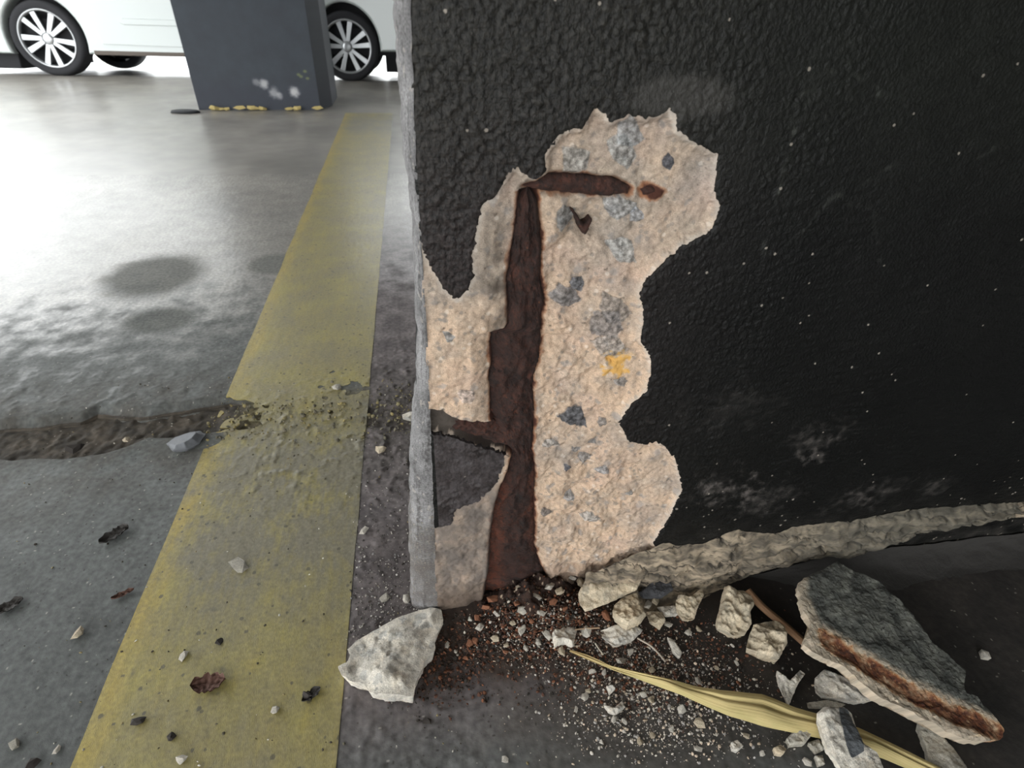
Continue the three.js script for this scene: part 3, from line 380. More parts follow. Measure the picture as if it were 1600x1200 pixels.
// ------------------------------------------------------------------ broken pieces: an outline laid on a plane, a fractured top, a flat underside
function chunk(outline, { y = 0, tilt = [0, 0], H = 0.03, cell: step = 0, rough = 0.25, seed = 1, material = rockMat, uvScale = 2.5, edge = 0.13, rimH = 0.5, shrink = 0.88 }) {
  const N = new THREE.Vector3(-tilt[0], 1, -tilt[1]).normalize();
  const c0 = outline.reduce((a, p) => [a[0] + p[0] / outline.length, a[1] + p[1] / outline.length], [0, 0]);
  const P0 = onPlane(c0[0], c0[1], new THREE.Vector3(0, y + H * 0.55, 0), UP);                 // middle of the piece
  const U = new THREE.Vector3(1, tilt[0], 0).normalize(), V = new THREE.Vector3().crossVectors(N, U).negate();
  const poly = outline.map((p) => { const q = onPlane(p[0], p[1], P0, N).sub(P0); return [q.dot(U), q.dot(V)]; });
  const xs0 = Math.min(...poly.map((p) => p[0])), xs1 = Math.max(...poly.map((p) => p[0])), ys0 = Math.min(...poly.map((p) => p[1])), ys1 = Math.max(...poly.map((p) => p[1])), size = Math.max(xs1 - xs0, ys1 - ys0), s = step || clamp(size / 44, 0.0012, 0.004), r = rng(seed * 97 + 3), w = Math.min(xs1 - xs0, ys1 - ys0) * edge;
  const planes = [...Array(5)].map(() => { const a = r() * 6.28, k = 0.15 + r() * 0.5; return [Math.cos(a) * k, Math.sin(a) * k, 0.75 + r() * 0.35, (r() - 0.5) * size * 0.3, (r() - 0.5) * size * 0.3]; }), ox = r() * 50, oy = r() * 50, q = 14 / Math.max(size, 0.02) * 0.12;
  const top = (x, v, d) => { let h = 9; for (const [a, b, c, px, pv] of planes) h = Math.min(h, H * c + (a * (x - px) + b * (v - pv)) * H / size * 1.6); h = Math.min(h, H * (rimH + (1 - rimH) * 1.3 * sstep(0, w, d) + 0.1)); const fc = cell(x * 3.2 / size + ox, v * 3.2 / size + oy), fac = ((fc[2] - 0.5) * Math.sin(fc[3] * 6.28 + x * 9 / size) + (fc[1] - fc[0]) * 0.5 - 0.25); return h + H * rough * (fac * 0.3 + fbm(x * 3.5 / size + ox, v * 3.5 / size + oy, 5) * 0.7 + 0.16 * fbm(x * 150 + ox, v * 150, 3)) * sstep(0, w * 0.4, d) - H * 0.55; };
  const g = cutGrid(spans([xs0 - s, xs1 + s, s]), spans([ys0 - s, ys1 + s, s]), (x, v) => polyDist(poly, x, v) + size * 0.014 * fbm(x * 12 / size + ox, v * 12 / size, 3) + size * 0.006 * noise(x * 40 / size, v * 40 / size + oy), (x, v, d) => [x, top(x, v, d), v], (x, v) => [x * uvScale + ox, v * uvScale + oy], (p) => { const k = shrink + 0.09 * fbm(p[0] * 9 / size + ox, p[2] * 9 / size + oy, 3); return [p[0] * k, -H * 0.55, p[2] * k]; }, true);
  const flat = new THREE.ShapeGeometry(new THREE.Shape(poly.map(([a, b]) => new THREE.Vector2(a * shrink, -b * shrink)))).rotateX(-Math.PI / 2).translate(0, -H * 0.549, 0);
  const whole = mergeGeometries([g.toNonIndexed(), flat.index ? flat.toNonIndexed() : flat].map((k) => { for (const n of Object.keys(k.attributes)) if (!['position', 'normal', 'uv'].includes(n)) k.deleteAttribute(n); return k; }));
  const m = new THREE.Mesh(whole, material); m.position.copy(P0); m.quaternion.setFromRotationMatrix(new THREE.Matrix4().makeBasis(U, N, V)); m.userData.poly = undefined; delete m.userData.poly;
  return { mesh: m, poly, U, V, N, P0, top };
}
const put = (name, label, category, outline, o, group) => thing(chunk(outline, o).mesh, name, label, category, group);
put('concrete_chunk', 'large whitish jagged concrete chunk on the floor at the foot of the worn corner edge', 'rubble', [[655, 952], [675, 949], [690, 954], [693, 976], [681, 993], [680, 1015], [665, 1032], [657, 1054], [651, 1067], [647, 1089], [636, 1090], [626, 1087], [603, 1085], [587, 1085], [574, 1080], [569, 1069], [550, 1066], [534, 1056], [527, 1041], [542, 1035], [547, 1022], [542, 1011], [558, 996], [587, 980], [620, 962]], { H: 0.05, seed: 3, rough: 0.35, tilt: [0, 0.12], edge: 0.35 });
// the big plaster slab that leans on the fillet
{
  const out = [[1245, 911], [1257, 902], [1275, 895], [1310, 877], [1333, 891], [1370, 908], [1400, 936], [1427, 965], [1449, 999], [1480, 1030], [1506, 1050], [1500, 1084], [1519, 1092], [1545, 1118], [1563, 1142], [1560, 1160], [1535, 1160], [1506, 1159], [1470, 1142], [1432, 1123], [1400, 1106], [1370, 1092], [1340, 1066], [1313, 1041], [1285, 1028], [1254, 1007], [1265, 973], [1256, 955], [1251, 939]];
  const tilt = [-0.10, -0.16];
  const t = chunk(out, { H: 0.03, y: 0.042, tilt, seed: 8, rough: 0.3, edge: 0.05, rimH: 0.75, shrink: 0.97 });
  const L = (p) => { const q = onPlane(p[0], p[1], t.P0, t.N).sub(t.P0); return [q.dot(t.U), q.dot(t.V)]; };
  const trench = [[1292, 1000], [1340, 1035], [1400, 1075], [1470, 1112], [1550, 1146]].map(L), low = [[1251, 939], [1265, 973], [1254, 1007], [1313, 1041], [1370, 1092], [1432, 1123], [1506, 1159], [1563, 1155]].map(L), left = [[1251, 900], [1251, 939], [1268, 985], [1300, 990]].map(L), S = 0.5;
  const map = texture(1024, 1024, (u, v) => {
    const x = (u - 0.5) * S, y = (v - 0.5) * S, n = fbm(x * 30, y * 30, 4), f = fbm(x * 120, y * 120, 3), d = lineDist(trench, x, y) + 0.007 * n + 0.005 * f, e = lineDist(low, x, y), l = lineDist(left, x, y), band = sstep(0.036, 0.022, d), patch = fbm(x * 42 + 5, y * 42, 4);
    let c = mix3([108, 108, 100], [62, 63, 59], clamp(0.5 + n * 1.4)); if (f > 0.3) c = mix3(c, [150, 146, 136], (f - 0.3) * 1.4); if (f < -0.35) c = mix3(c, [36, 34, 32], 0.7);
    c = mix3(c, mix3([196, 178, 156], [150, 140, 124], clamp(0.5 + f)), Math.max(band, sstep(0.03, 0.012, e + 0.01 * n), 0.9 * sstep(0.02, 0.006, l + 0.008 * n)));
    c = mix3(c, [164, 112, 68], sstep(0.021, 0.014, d) * clamp(0.75 + patch)); c = mix3(c, mix3([112, 64, 38], [62, 36, 27], clamp(0.5 + f * 1.4)), sstep(0.018, 0.011, d + 0.004 * n) * clamp(0.75 + 1.6 * patch)); if (noise(x * 150, y * 150) > 0.38) c = mix3(c, [186, 160, 124], 0.55 * band); return c;
  });
  map.wrapS = map.wrapT = THREE.ClampToEdgeWrapping;
  const pos = t.mesh.geometry.attributes.position, uv = t.mesh.geometry.attributes.uv;
  for (let i = 0; i < pos.count; i++) { const x = pos.getX(i), v = pos.getZ(i); { const k = Math.min(0, pos.getY(i) + 0.004); uv.setXY(i, x / S + 0.5 + k * 0.3, v / S + 0.5 - k * 0.6); } const d = lineDist(trench, x, v); if (pos.getY(i) > -0.015) pos.setY(i, pos.getY(i) - 0.004 * sstep(0.02, 0.006, d) + 0.0035 * fbm(x * 45, v * 45, 4) + 0.002 * Math.max(0, fbm(x * 120, v * 120, 3))); }
  t.mesh.geometry.computeVertexNormals();
  const slab = t.mesh; slab.material = mat({ map, roughness: 0.95, bumpMap: rockBump, bumpScale: 0.002 });
  thing(slab, 'plaster_slab', 'largest broken slab, dark on top with a rust-stained groove along its pale edge', 'rubble');
}
const C = 'rubble';
put('concrete_chunk', 'upright tan rock just right of centre of the rubble, left of the brown stem', C, [[1132, 916], [1140, 922], [1162, 924], [1175, 932], [1179, 945], [1172, 957], [1174, 975], [1165, 990], [1147, 991], [1122, 977], [1119, 967], [1125, 950], [1127, 932]], { H: 0.045, seed: 11, rough: 0.4, material: tanRockMat });
put('concrete_chunk', 'roundish tan rock in front of the brown stem beside the leaning slab', C, [[1177, 977], [1200, 972], [1215, 967], [1226, 980], [1230, 1005], [1217, 1029], [1197, 1025], [1167, 1010], [1170, 995]], { H: 0.045, seed: 12, rough: 0.4, material: tanRockMat });
put('concrete_chunk', 'small forked tan rock under the mortar fillet', C, [[1060, 930], [1070, 932], [1080, 932], [1097, 919], [1100, 930], [1090, 950], [1086, 965], [1070, 967], [1057, 955], [1055, 942]], { H: 0.03, seed: 13, rough: 0.4, material: tanRockMat });
put('concrete_chunk', 'pale pointed fragment with a dark pit at the thin end of the dried leaf', C, [[881, 952], [895, 960], [901, 985], [896, 1010], [882, 1005], [865, 1010], [861, 990], [877, 975]], { H: 0.03, seed: 14, rough: 0.4 });
put('concrete_chunk', 'grey block fragment lying below the broken mortar wedge', C, [[960, 945], [975, 930], [995, 927], [1001, 947], [1010, 962], [1000, 972], [980, 980], [967, 970], [957, 955]], { H: 0.04, y: 0.012, seed: 15, rough: 0.3, material: tanRockMat });
put('concrete_chunk', 'flat cream fragment below the grey block in the rubble pile', C, [[932, 986], [962, 977], [990, 977], [1005, 985], [990, 1000], [962, 1010], [947, 1000]], { H: 0.022, seed: 16, rough: 0.5 });
put('concrete_chip', 'yellowish chip right of the grey block in the rubble pile', C, [[1010, 954], [1035, 957], [1040, 970], [1032, 982], [1015, 970]], { H: 0.02, seed: 17, material: tanRockMat });
put('concrete_chip', 'smooth oval white chip between the yellowish chip and the forked rock', C, [[1027, 948], [1055, 947], [1060, 960], [1040, 961]], { H: 0.018, seed: 18 });
put('concrete_chip', 'long narrow pale sliver in the dark dirt above the leaf', C, [[1042, 995], [1052, 1000], [1066, 1020], [1062, 1029], [1052, 1020]], { H: 0.012, seed: 19 });
put('concrete_chip', 'cream crescent chip lying below the thin end of the leaf', C, [[942, 1101], [960, 1106], [972, 1095], [977, 1105], [962, 1117], [950, 1112]], { H: 0.014, seed: 20 });
put('concrete_chip', 'small cream chip just above the crescent chip', C, [[947, 1072], [957, 1070], [962, 1077], [952, 1085]], { H: 0.012, seed: 21 });
put('mortar_wedge', 'broken wedge of tan mortar leaning against the foot of the column', C, [[902, 928], [914, 909], [956, 893], [1000, 890], [1003, 903], [994, 922], [962, 938], [914, 957], [906, 946]], { H: 0.05, y: 0.012, tilt: [0.0, -0.5], seed: 22, rough: 0.3, material: tanRockMat });
put('painted_chip', 'dark painted fragment behind the grey block under the mortar fillet', C, [[997, 925], [1020, 905], [1045, 900], [1052, 922], [1032, 936], [1005, 936]], { H: 0.03, tilt: [0, -0.5], seed: 23, material: mat({ color: new THREE.Color(0.06, 0.06, 0.065), roughness: 0.8, bumpMap: rockBump, bumpScale: 0.002 }) });
put('concrete_chunk', 'Y-shaped white fragment in the dark hollow above the wide part of the leaf', C, [[1213, 1048], [1220, 1052], [1234, 1064], [1250, 1047], [1258, 1053], [1246, 1070], [1235, 1101], [1227, 1087], [1217, 1067]], { H: 0.022, seed: 24, rough: 0.4 });
put('concrete_chunk', 'elongated white fragment poking out under the large leaning slab', C, [[1272, 1061], [1288, 1046], [1319, 1058], [1347, 1078], [1364, 1095], [1342, 1098], [1285, 1087], [1274, 1078]], { H: 0.024, seed: 25, rough: 0.4 });
put('concrete_chip', 'thin grey flake under the elongated white fragment', C, [[1261, 1098], [1293, 1094], [1322, 1100], [1313, 1107], [1262, 1105]], { H: 0.012, seed: 26, material: greyRockMat });
{
  const t = chunk([[1275, 1115], [1288, 1105], [1319, 1106], [1330, 1115], [1336, 1135], [1347, 1160], [1370, 1177], [1381, 1200], [1385, 1222], [1328, 1222], [1310, 1194], [1293, 1169], [1282, 1140]], { H: 0.034, y: 0.024, seed: 27, rough: 0.3 });
  thing(t.mesh, 'concrete_chunk', 'white fragment with a dark painted stripe lying across the leaf', C);
  const L = (p) => { const q = onPlane(p[0], p[1], t.P0, t.N).sub(t.P0); return [q.dot(t.U), q.dot(t.V)]; }, st = [[1308, 1108], [1324, 1108], [1333, 1135], [1345, 1162], [1348, 1176], [1330, 1186], [1320, 1165], [1310, 1130]].map(L);
  const xs = st.map((p) => p[0]), vs = st.map((p) => p[1]);
  const g = cutGrid(spans([Math.min(...xs), Math.max(...xs), 0.002]), spans([Math.min(...vs), Math.max(...vs), 0.002]), (x, v) => Math.min(polyDist(st, x, v), polyDist(t.poly, x, v) - 0.002), (x, v) => [x, t.top(x, v, polyDist(t.poly, x, v)) + 0.0015, v], (x, v) => [x * 3, v * 3], (p) => [p[0], p[1] - 0.004, p[2]], true);
  part(t.mesh, 'paint_stripe', g, mat({ color: new THREE.Color(0.075, 0.08, 0.085), roughness: 0.7, bumpMap: rockBump, bumpScale: 0.002 }), 'dark blue grey painted stripe');
}
put('concrete_chunk', 'grey fragment beneath the near end of the large slab at the lower right', C, [[1432, 1129], [1466, 1146], [1489, 1169], [1511, 1200], [1515, 1215], [1455, 1215], [1446, 1166]], { H: 0.026, seed: 28, material: greyRockMat });
const G1 = 'chips in front of the leaf';
put('concrete_chip', 'largest chip in front of the leaf, left of the striped fragment', C, [[1228, 1155], [1240, 1143], [1265, 1135], [1268, 1149], [1257, 1163], [1234, 1165]], { H: 0.022, seed: 29, material: greyRockMat }, G1);
put('concrete_chip', 'grey chip touching the left side of the striped fragment', C, [[1262, 1160], [1279, 1155], [1291, 1169], [1276, 1177]], { H: 0.018, seed: 30, material: greyRockMat }, G1);
put('concrete_chip', 'small chip at the bottom of the picture below the striped fragment left side', C, [[1273, 1181], [1285, 1180], [1289, 1194], [1279, 1197]], { H: 0.014, seed: 31, material: greyRockMat }, G1);
put('concrete_chip', 'small tan chip left of the largest chip in front of the leaf', C, [[1208, 1169], [1220, 1163], [1230, 1169], [1223, 1180], [1211, 1178]], { H: 0.016, seed: 32, material: tanRockMat }, G1);
put('concrete_chip', 'small white chip alone on the floor below the wide part of the leaf', C, [[1142, 1160], [1152, 1156], [1162, 1166], [1152, 1175], [1143, 1171]], { H: 0.014, seed: 33 }, G1);

// ------------------------------------------------------------------ dried leaf, brown stem, twigs
const leafMap = texture(512, 256, (u, v) => { const n = fbm(u * 6, v * 46, 3), f = fbm(u * 20, v * 3, 3); let c = mix3([212, 192, 138], [168, 150, 98], clamp(0.5 + n * 0.9)); c = mix3(c, [160, 156, 98], clamp(0.3 * f + 0.2 * sstep(0.4, 0, v))); c = mix3(c, [120, 92, 56], 0.5 * sstep(0.25, 0, u)); return c; });
const leafMat = new THREE.MeshPhysicalMaterial({ map: leafMap, roughness: 0.75, transmission: 0.0, side: THREE.DoubleSide });
{
  const lo = [[889, 1020], [915, 1031], [957, 1049], [1025, 1072], [1065, 1088], [1140, 1121], [1190, 1136], [1235, 1146], [1290, 1156], [1381, 1188], [1440, 1212], [1500, 1236]], up = [[891, 1017], [918, 1025], [952, 1041], [1050, 1064], [1080, 1072], [1125, 1080], [1190, 1086], [1240, 1106], [1290, 1122], [1342, 1139], [1455, 1194], [1515, 1224]];
  const hts = [0.004, 0.006, 0.010, 0.012, 0.014, 0.02, 0.024, 0.022, 0.012, 0.012, 0.02, 0.02];
  const along = (pts, t) => { const k = t * (pts.length - 1), i = Math.min(pts.length - 2, Math.floor(k)), f = k - i; return pts[i].map((q, n) => lerp(q, pts[i + 1][n], f)); };
  const A = lo.map((p, i) => [...G(p, hts[i] * 0.7), hts[i] * 0.7]), B = up.map((p, i) => [...G(p, hts[i]), hts[i]]);
  const g = cutGrid(spans([0, 1, 0.008]), spans([0, 1, 0.04]), null, (t, s) => { const a = along(A, t), b = along(B, t), w = Math.hypot(a[0] - b[0], a[1] - b[1]); return [lerp(a[0], b[0], s), lerp(a[2], b[2], s) + w * (0.16 * Math.sin(Math.PI * s) - 0.10 * Math.exp(-Math.pow((s - 0.62) / 0.08, 2))) + 0.0005 * Math.sin(s * 60) * Math.min(1, w * 20) + 0.004 * noise(t * 9, s * 2) + 0.004, lerp(a[1], b[1], s)]; }, (t, s) => [t, s]);
  const under = g.clone().translate(0, -0.0012, 0);
  thing(new THREE.Mesh(mergeGeometries([g, under]), leafMat), 'dried_leaf', 'long dried yellow-green leaf lying across the floor among the rubble', 'leaf');
  const stemPts = [[1166, 925], [1190, 948], [1225, 975], [1262, 1006], [1290, 1028]].map((p, i) => { const [x, z] = G(p, 0.02); return new THREE.Vector3(x, [0.034, 0.026, 0.02, 0.017, 0.014][i], z); });
  const sg = new THREE.TubeGeometry(new THREE.CatmullRomCurve3(stemPts), 40, 0.0085, 10); { const p = sg.attributes.position; for (let i = 0; i < p.count; i++) p.setY(i, p.getY(i) * 0.6 + 0.006); } sg.computeVertexNormals();
  thing(new THREE.Mesh(sg, mat({ color: new THREE.Color(0.22, 0.12, 0.06), roughness: 0.7, bumpMap: rustBump, bumpScale: 0.001 })), 'dry_straw', 'flat brown dry stem running from the tan rock under the leaning slab', 'stem');
  const twig = (pts, r, col, label) => { const v = pts.map(([x, y, h]) => { const [a, b] = G([x, y], h); return new THREE.Vector3(a, h, b); }); thing(new THREE.Mesh(new THREE.TubeGeometry(new THREE.CatmullRomCurve3(v), 24, r, 6), mat({ color: new THREE.Color(...col), roughness: 0.8 })), 'twig', label, 'twig'); };
  twig([[996, 997, 0.012], [1018, 1010, 0.012], [1030, 1022, 0.01], [1040, 1034, 0.006]], 0.0018, [0.4, 0.34, 0.27], 'thin pale twig right of the flat cream fragment in the pile');
  twig([[930, 1005, 0.012], [936, 1014, 0.01], [943, 1023, 0.008]], 0.0014, [0.42, 0.38, 0.3], 'tiny pale straw between the flat cream fragment and the leaf tip');
  twig([[898, 984, 0.02], [915, 982, 0.02], [937, 981, 0.02]], 0.0014, [0.35, 0.24, 0.15], 'thin brown straw right of the pale pointed fragment');
}

// ------------------------------------------------------------------ rust heap at the foot of the bars
{
  const map = texture(512, 512, (u, v) => { const n = fbm(u * 30, v * 30, 4), f = fbm(u * 90, v * 90, 3), s = cell(u * 60, v * 60); let c = mix3([58, 38, 28], [34, 24, 19], clamp(0.5 + n)); if (f > 0.3) c = mix3(c, [112, 66, 42], (f - 0.3) * 1.6); if (s[2] > 0.8 && s[0] < 0.3) c = mix3(c, s[3] > 0.5 ? [176, 158, 136] : [140, 82, 48], 0.8); return c; });
  const p0 = G([752, 975])[0], p1 = G([920, 975])[0], cx = (p0 + p1) / 2, hw = (p1 - p0) / 2;
  const g = cutGrid(spans([cx - hw * 1.35, cx + hw * 1.5, 0.0025]), spans([-0.665, -0.50, 0.0025]), (x, z) => 1.05 - Math.hypot((x - cx) / hw / 1.12, (z + 0.64) / (z < -0.64 ? 0.06 : 0.115)) + 0.25 * fbm(x * 34, z * 34, 3), (x, z, d) => [x, floorH(x, z) - 0.003 + 0.045 * sstep(0, 0.9, d) * (1 + 0.5 * fbm(x * 40, z * 40, 4)) + 0.008 * sstep(0, 0.2, d) * Math.max(0, fbm(x * 110, z * 110, 3)), z], (x, z) => [x * 3, z * 3], null, true);
  const m = thing(new THREE.Mesh(g, mat({ map, roughness: 1, bumpMap: rockBump, bumpScale: 0.003 })), 'rust_debris', 'dark brown heap of rust crumbs at the foot of the exposed bars', 'debris');
  m.userData.kind = 'stuff';
}

// ------------------------------------------------------------------ countable chips: six broken shapes, copied one by one
const chipShapes = [1, 2, 3, 4, 5, 6].map((s) => { const r = rng(s * 31), g = new THREE.IcosahedronGeometry(1, 0), p = g.attributes.position, seen = new Map(); for (let i = 0; i < p.count; i++) { const k = [p.getX(i), p.getY(i), p.getZ(i)].map((q) => q.toFixed(3)).join(); if (!seen.has(k)) seen.set(k, 0.5 + 0.85 * r()); const f = seen.get(k); p.setXYZ(i, p.getX(i) * f, p.getY(i) * f * 0.5, p.getZ(i) * f * 0.8); } g.computeVertexNormals(); return g; });
const chipMats = { pale: rockMat, tan: tanRockMat, grey: greyRockMat, rust: mat({ color: new THREE.Color(0.2, 0.085, 0.045), roughness: 1 }), dark: mat({ color: new THREE.Color(0.03, 0.024, 0.02), roughness: 0.9 }) };
function chip(px, py, rpx, kind, label, group, seed, flat = 1) {
  const r = rng(seed * 13 + 7), [x, z] = G([px, py]), dist = new THREE.Vector3(x, 0, z).distanceTo(EYE), s = rpx / FOCAL * dist * 1.02;
  const m = new THREE.Mesh(chipShapes[seed % 6], chipMats[kind]); m.position.set(x, floorH(x, z) + s * 0.42 * flat, z); m.rotation.set((r() - 0.5) * 0.5, r() * 6.28, (r() - 0.5) * 0.5); m.scale.set(s, s * flat, s);
  const hx = (x - 0.185) / 0.14, hz = (z + 0.62) / 0.1; m.position.y += 0.03 * sstep(1.1, 0.2, Math.hypot(hx, hz));
  return thing(m, kind === 'rust' ? 'rust_flake' : 'concrete_chip', label, kind === 'rust' ? 'rust flake' : 'rubble', group);
}
const MARKS = { 'pale pointed fragment': [881, 985], 'large whitish chunk': [610, 1020], 'grey block fragment': [985, 955], 'flat cream fragment': [968, 990], 'cream crescent chip': [960, 1106], 'forked tan rock': [1078, 945], 'upright tan rock': [1150, 955], 'largest chip before the leaf': [1248, 1150], 'mortar wedge': [955, 915], 'narrow pale sliver': [1054, 1012], 'vertical bar foot': [805, 905], 'lone bottom-edge chip': [790, 1188], 'Y-shaped white fragment': [1235, 1070], 'tip of the leaf': [890, 1018] };
const NTH = ['nearest', 'second nearest', 'third nearest', 'fourth nearest', 'fifth nearest', 'sixth nearest', 'seventh nearest', 'eighth nearest'];
function nameChips(list, what) {                                   // list of [x, y, radius, kind]: each told by the landmark to which it ranks closest among its kind
  return list.map(([x, y, , k]) => { let best = null; for (const [m, [a, b]] of Object.entries(MARKS)) { const d = (p) => Math.hypot(p[0] - a, p[1] - b), me = d([x, y]), rank = list.filter((p) => p[3] === k && d(p) < me).length; if (!best || rank < best[0] || (rank === best[0] && me < best[2])) best = [rank, m, me]; } return what(k) + ' ' + NTH[Math.min(7, best[0])] + ' to the ' + best[1]; });
}
const PILE = 'small pale chips in the rubble pile';
let pileNames, rustNames;
[[834, 955, 9], [750, 986, 8], [774, 1002, 7], [815, 996, 10], [857, 937, 9], [870, 945, 8], [815, 970, 9], [915, 994, 10], [876, 1021, 7], [776, 972, 7], [854, 1001, 7], [810, 941, 7], [841, 1009, 6], [821, 1017, 6], [800, 985, 5], [735, 972, 5], [843, 976, 6], [790, 1012, 5], [700, 1010, 5], [712, 1020, 4], [905, 925, 9], [893, 918, 7], [1012, 948, 7], [1024, 941, 8], [1044, 978, 6], [1075, 990, 6], [1091, 985, 5], [985, 1021, 7], [970, 1035, 7], [1017, 1048, 6], [1090, 1066, 6], [1005, 1087, 6], [1016, 1095, 6], [943, 1052, 6], [925, 1050, 5], [918, 1080, 5], [915, 1090, 7], [1064, 1110, 8], [1092, 1130, 8], [1144, 1010, 4], [1150, 1037, 4], [1120, 1045, 4], [958, 1125, 5], [975, 1128, 6], [1020, 1150, 5], [1048, 1140, 6], [1090, 1172, 5], [1165, 1150, 5], [1260, 1190, 6], [1190, 1178, 5], [1000, 1160, 5], [940, 1160, 4], [900, 1110, 4]].map(([x, y, r], i) => [x, y, r, i % 3 === 2 ? 'tan' : 'pale']).forEach(([x, y, r, k], i, all) => { pileNames ??= nameChips(all, (q) => 'small ' + q + ' chip in the pile,'); chip(x, y, r, k, pileNames[i], PILE, i + 1); });
[[733, 1009, 7], [945, 968, 8], [742, 1005, 6], [790, 1022, 5], [760, 960, 8], [770, 950, 8], [745, 972, 6], [860, 960, 7], [806, 962, 6], [830, 985, 5], [880, 968, 6], [728, 1030, 4]].map((p) => [...p, 'rust']).forEach(([x, y, r], i, all) => { rustNames ??= nameChips(all, () => 'orange-brown rust flake in the pile,'); chip(x, y, r, 'rust', rustNames[i], 'rust flakes in the rubble pile', i + 90); });
chip(525, 607, 9, 'pale', 'white chip on the yellow line just behind the floor joint', 'rubble', 201, 0.6);
chip(595, 705, 10, 'tan', 'rounded cream pebble on the grey strip in front of the joint', 'rubble', 202);
chip(570, 831, 8, 'pale', 'pale sliver beside the right edge of the yellow line', 'rubble', 203, 0.8);
chip(600, 936, 9, 'grey', 'round grey chip just behind the large whitish chunk', 'rubble', 204, 0.6);
chip(634, 938, 8, 'pale', 'pale chip touching the foot of the worn corner edge', 'rubble', 205);
chip(430, 1111, 7, 'pale', 'largest white pebble on the yellow line, left of the large whitish chunk', 'rubble', 206);
chip(125, 991, 8, 'tan', 'tan pebble on the bare grey floor left of the yellow line', 'rubble', 207);
chip(285, 1187, 8, 'pale', 'white pebble at the bottom edge on the yellow line', 'rubble', 208);
chip(287, 1026, 6, 'pale', 'white pebble in the middle of the yellow line beside the scraped mark', 'rubble', 209);
chip(24, 1166, 7, 'grey', 'grey pebble in the bottom left corner of the floor', 'rubble', 210);
chip(91, 1172, 5, 'pale', 'small white pebble near the bottom left corner of the floor', 'rubble', 211);
chip(1537, 1026, 7, 'pale', 'single pale chip on the dark floor right of the leaning slab', 'rubble', 212);
chip(198, 690, 6, 'tan', 'tan pebble inside the sunken floor joint', 'rubble', 213);
chip(480, 1088, 8, 'dark', 'dark crumb on the yellow line beside the large whitish chunk', 'rubble', 214);
chip(375, 885, 13, 'grey', 'low grey lump stuck on the yellow line', 'rubble', 215, 0.5);
chip(345, 1002, 7, 'dark', 'dark crumb in the scraped mark on the yellow line', 'rubble', 216, 0.5);
chip(217, 1129, 8, 'dark', 'dark crumb near the left edge of the yellow line', 'rubble', 217);
chip(269, 1152, 6, 'dark', 'dark crumb beside the white pebble at the bottom of the line', 'rubble', 218);
chip(52, 1193, 7, 'dark', 'dark crumb at the bottom edge left of the yellow line', 'rubble', 219);
chip(118, 703, 12, 'dark', 'dark lump in the sunken floor joint', 'rubble', 220, 0.7);
chip(667, 1127, 6, 'dark', 'elongated dark crumb on the grey floor in front of the large whitish chunk', 'rubble', 221, 0.6);
chip(790, 1188, 6, 'pale', 'lone white chip at the bottom edge on the grey floor', 'rubble', 222);
put('stone', 'smooth dark stone in the lip of the floor joint left of the yellow line', 'stone', [[258, 690], [272, 680], [295, 672], [312, 670], [320, 676], [310, 690], [290, 700], [268, 702]], { H: 0.028, seed: 40, rough: 0.05, edge: 0.5, rimH: 0.2, material: mat({ color: new THREE.Color(0.13, 0.135, 0.145), roughness: 0.6 }) });
put('concrete_flake', 'flat white flake on the floor joint beside the column edge', 'rubble', [[628, 646], [640, 643], [655, 645], [655, 655], [640, 656], [629, 653]], { H: 0.012, seed: 41, rough: 0.2 });
const scrapMat = mat({ color: new THREE.Color(0.035, 0.03, 0.026), roughness: 0.8 }), brownScrap = mat({ color: new THREE.Color(0.1, 0.045, 0.03), roughness: 0.8 });
function scrap(px, py, rpx, turn, label, material, w = 0.45) {                                   // a curled dry scrap of leaf
  const [x, z] = G([px, py]), s = rpx / FOCAL * new THREE.Vector3(x, 0, z).distanceTo(EYE);
  const g = cutGrid(spans([-1, 1, 0.1]), spans([-1, 1, 0.2]), null, (u, v) => { const k = Math.sqrt(Math.max(0, 1 - u * u)) * (1 + 0.7 * noise(u * 5 + px, v * 1.5)); return [u, 0.12 + 0.16 * v * v + 0.10 * u * u + 0.18 * noise(u * 4, v * 3 + px), v * k * w]; }, (u, v) => [u, v]);
  const m = new THREE.Mesh(mergeGeometries([g, g.clone().translate(0, -0.06, 0)]), material); m.position.set(x, floorH(x, z) + 0.001, z); m.rotation.y = turn; m.scale.setScalar(s); thing(m, 'leaf_scrap', label, 'leaf');
}
scrap(180, 838, 17, 0.8, 'dark curled leaf scrap on the bare grey floor near the joint', scrapMat);
scrap(15, 950, 14, 0.7, 'dark leaf scrap at the left edge of the floor', scrapMat);
scrap(193, 930, 12, 0.5, 'brown leaf scrap just left of the yellow line', brownScrap, 0.3);
scrap(327, 1070, 20, 0.1, 'curled reddish-brown leaf on the yellow line', brownScrap, 0.6);
scrap(487, 1087, 13, 0.6, 'dark curled scrap at the right side of the yellow line', scrapMat);

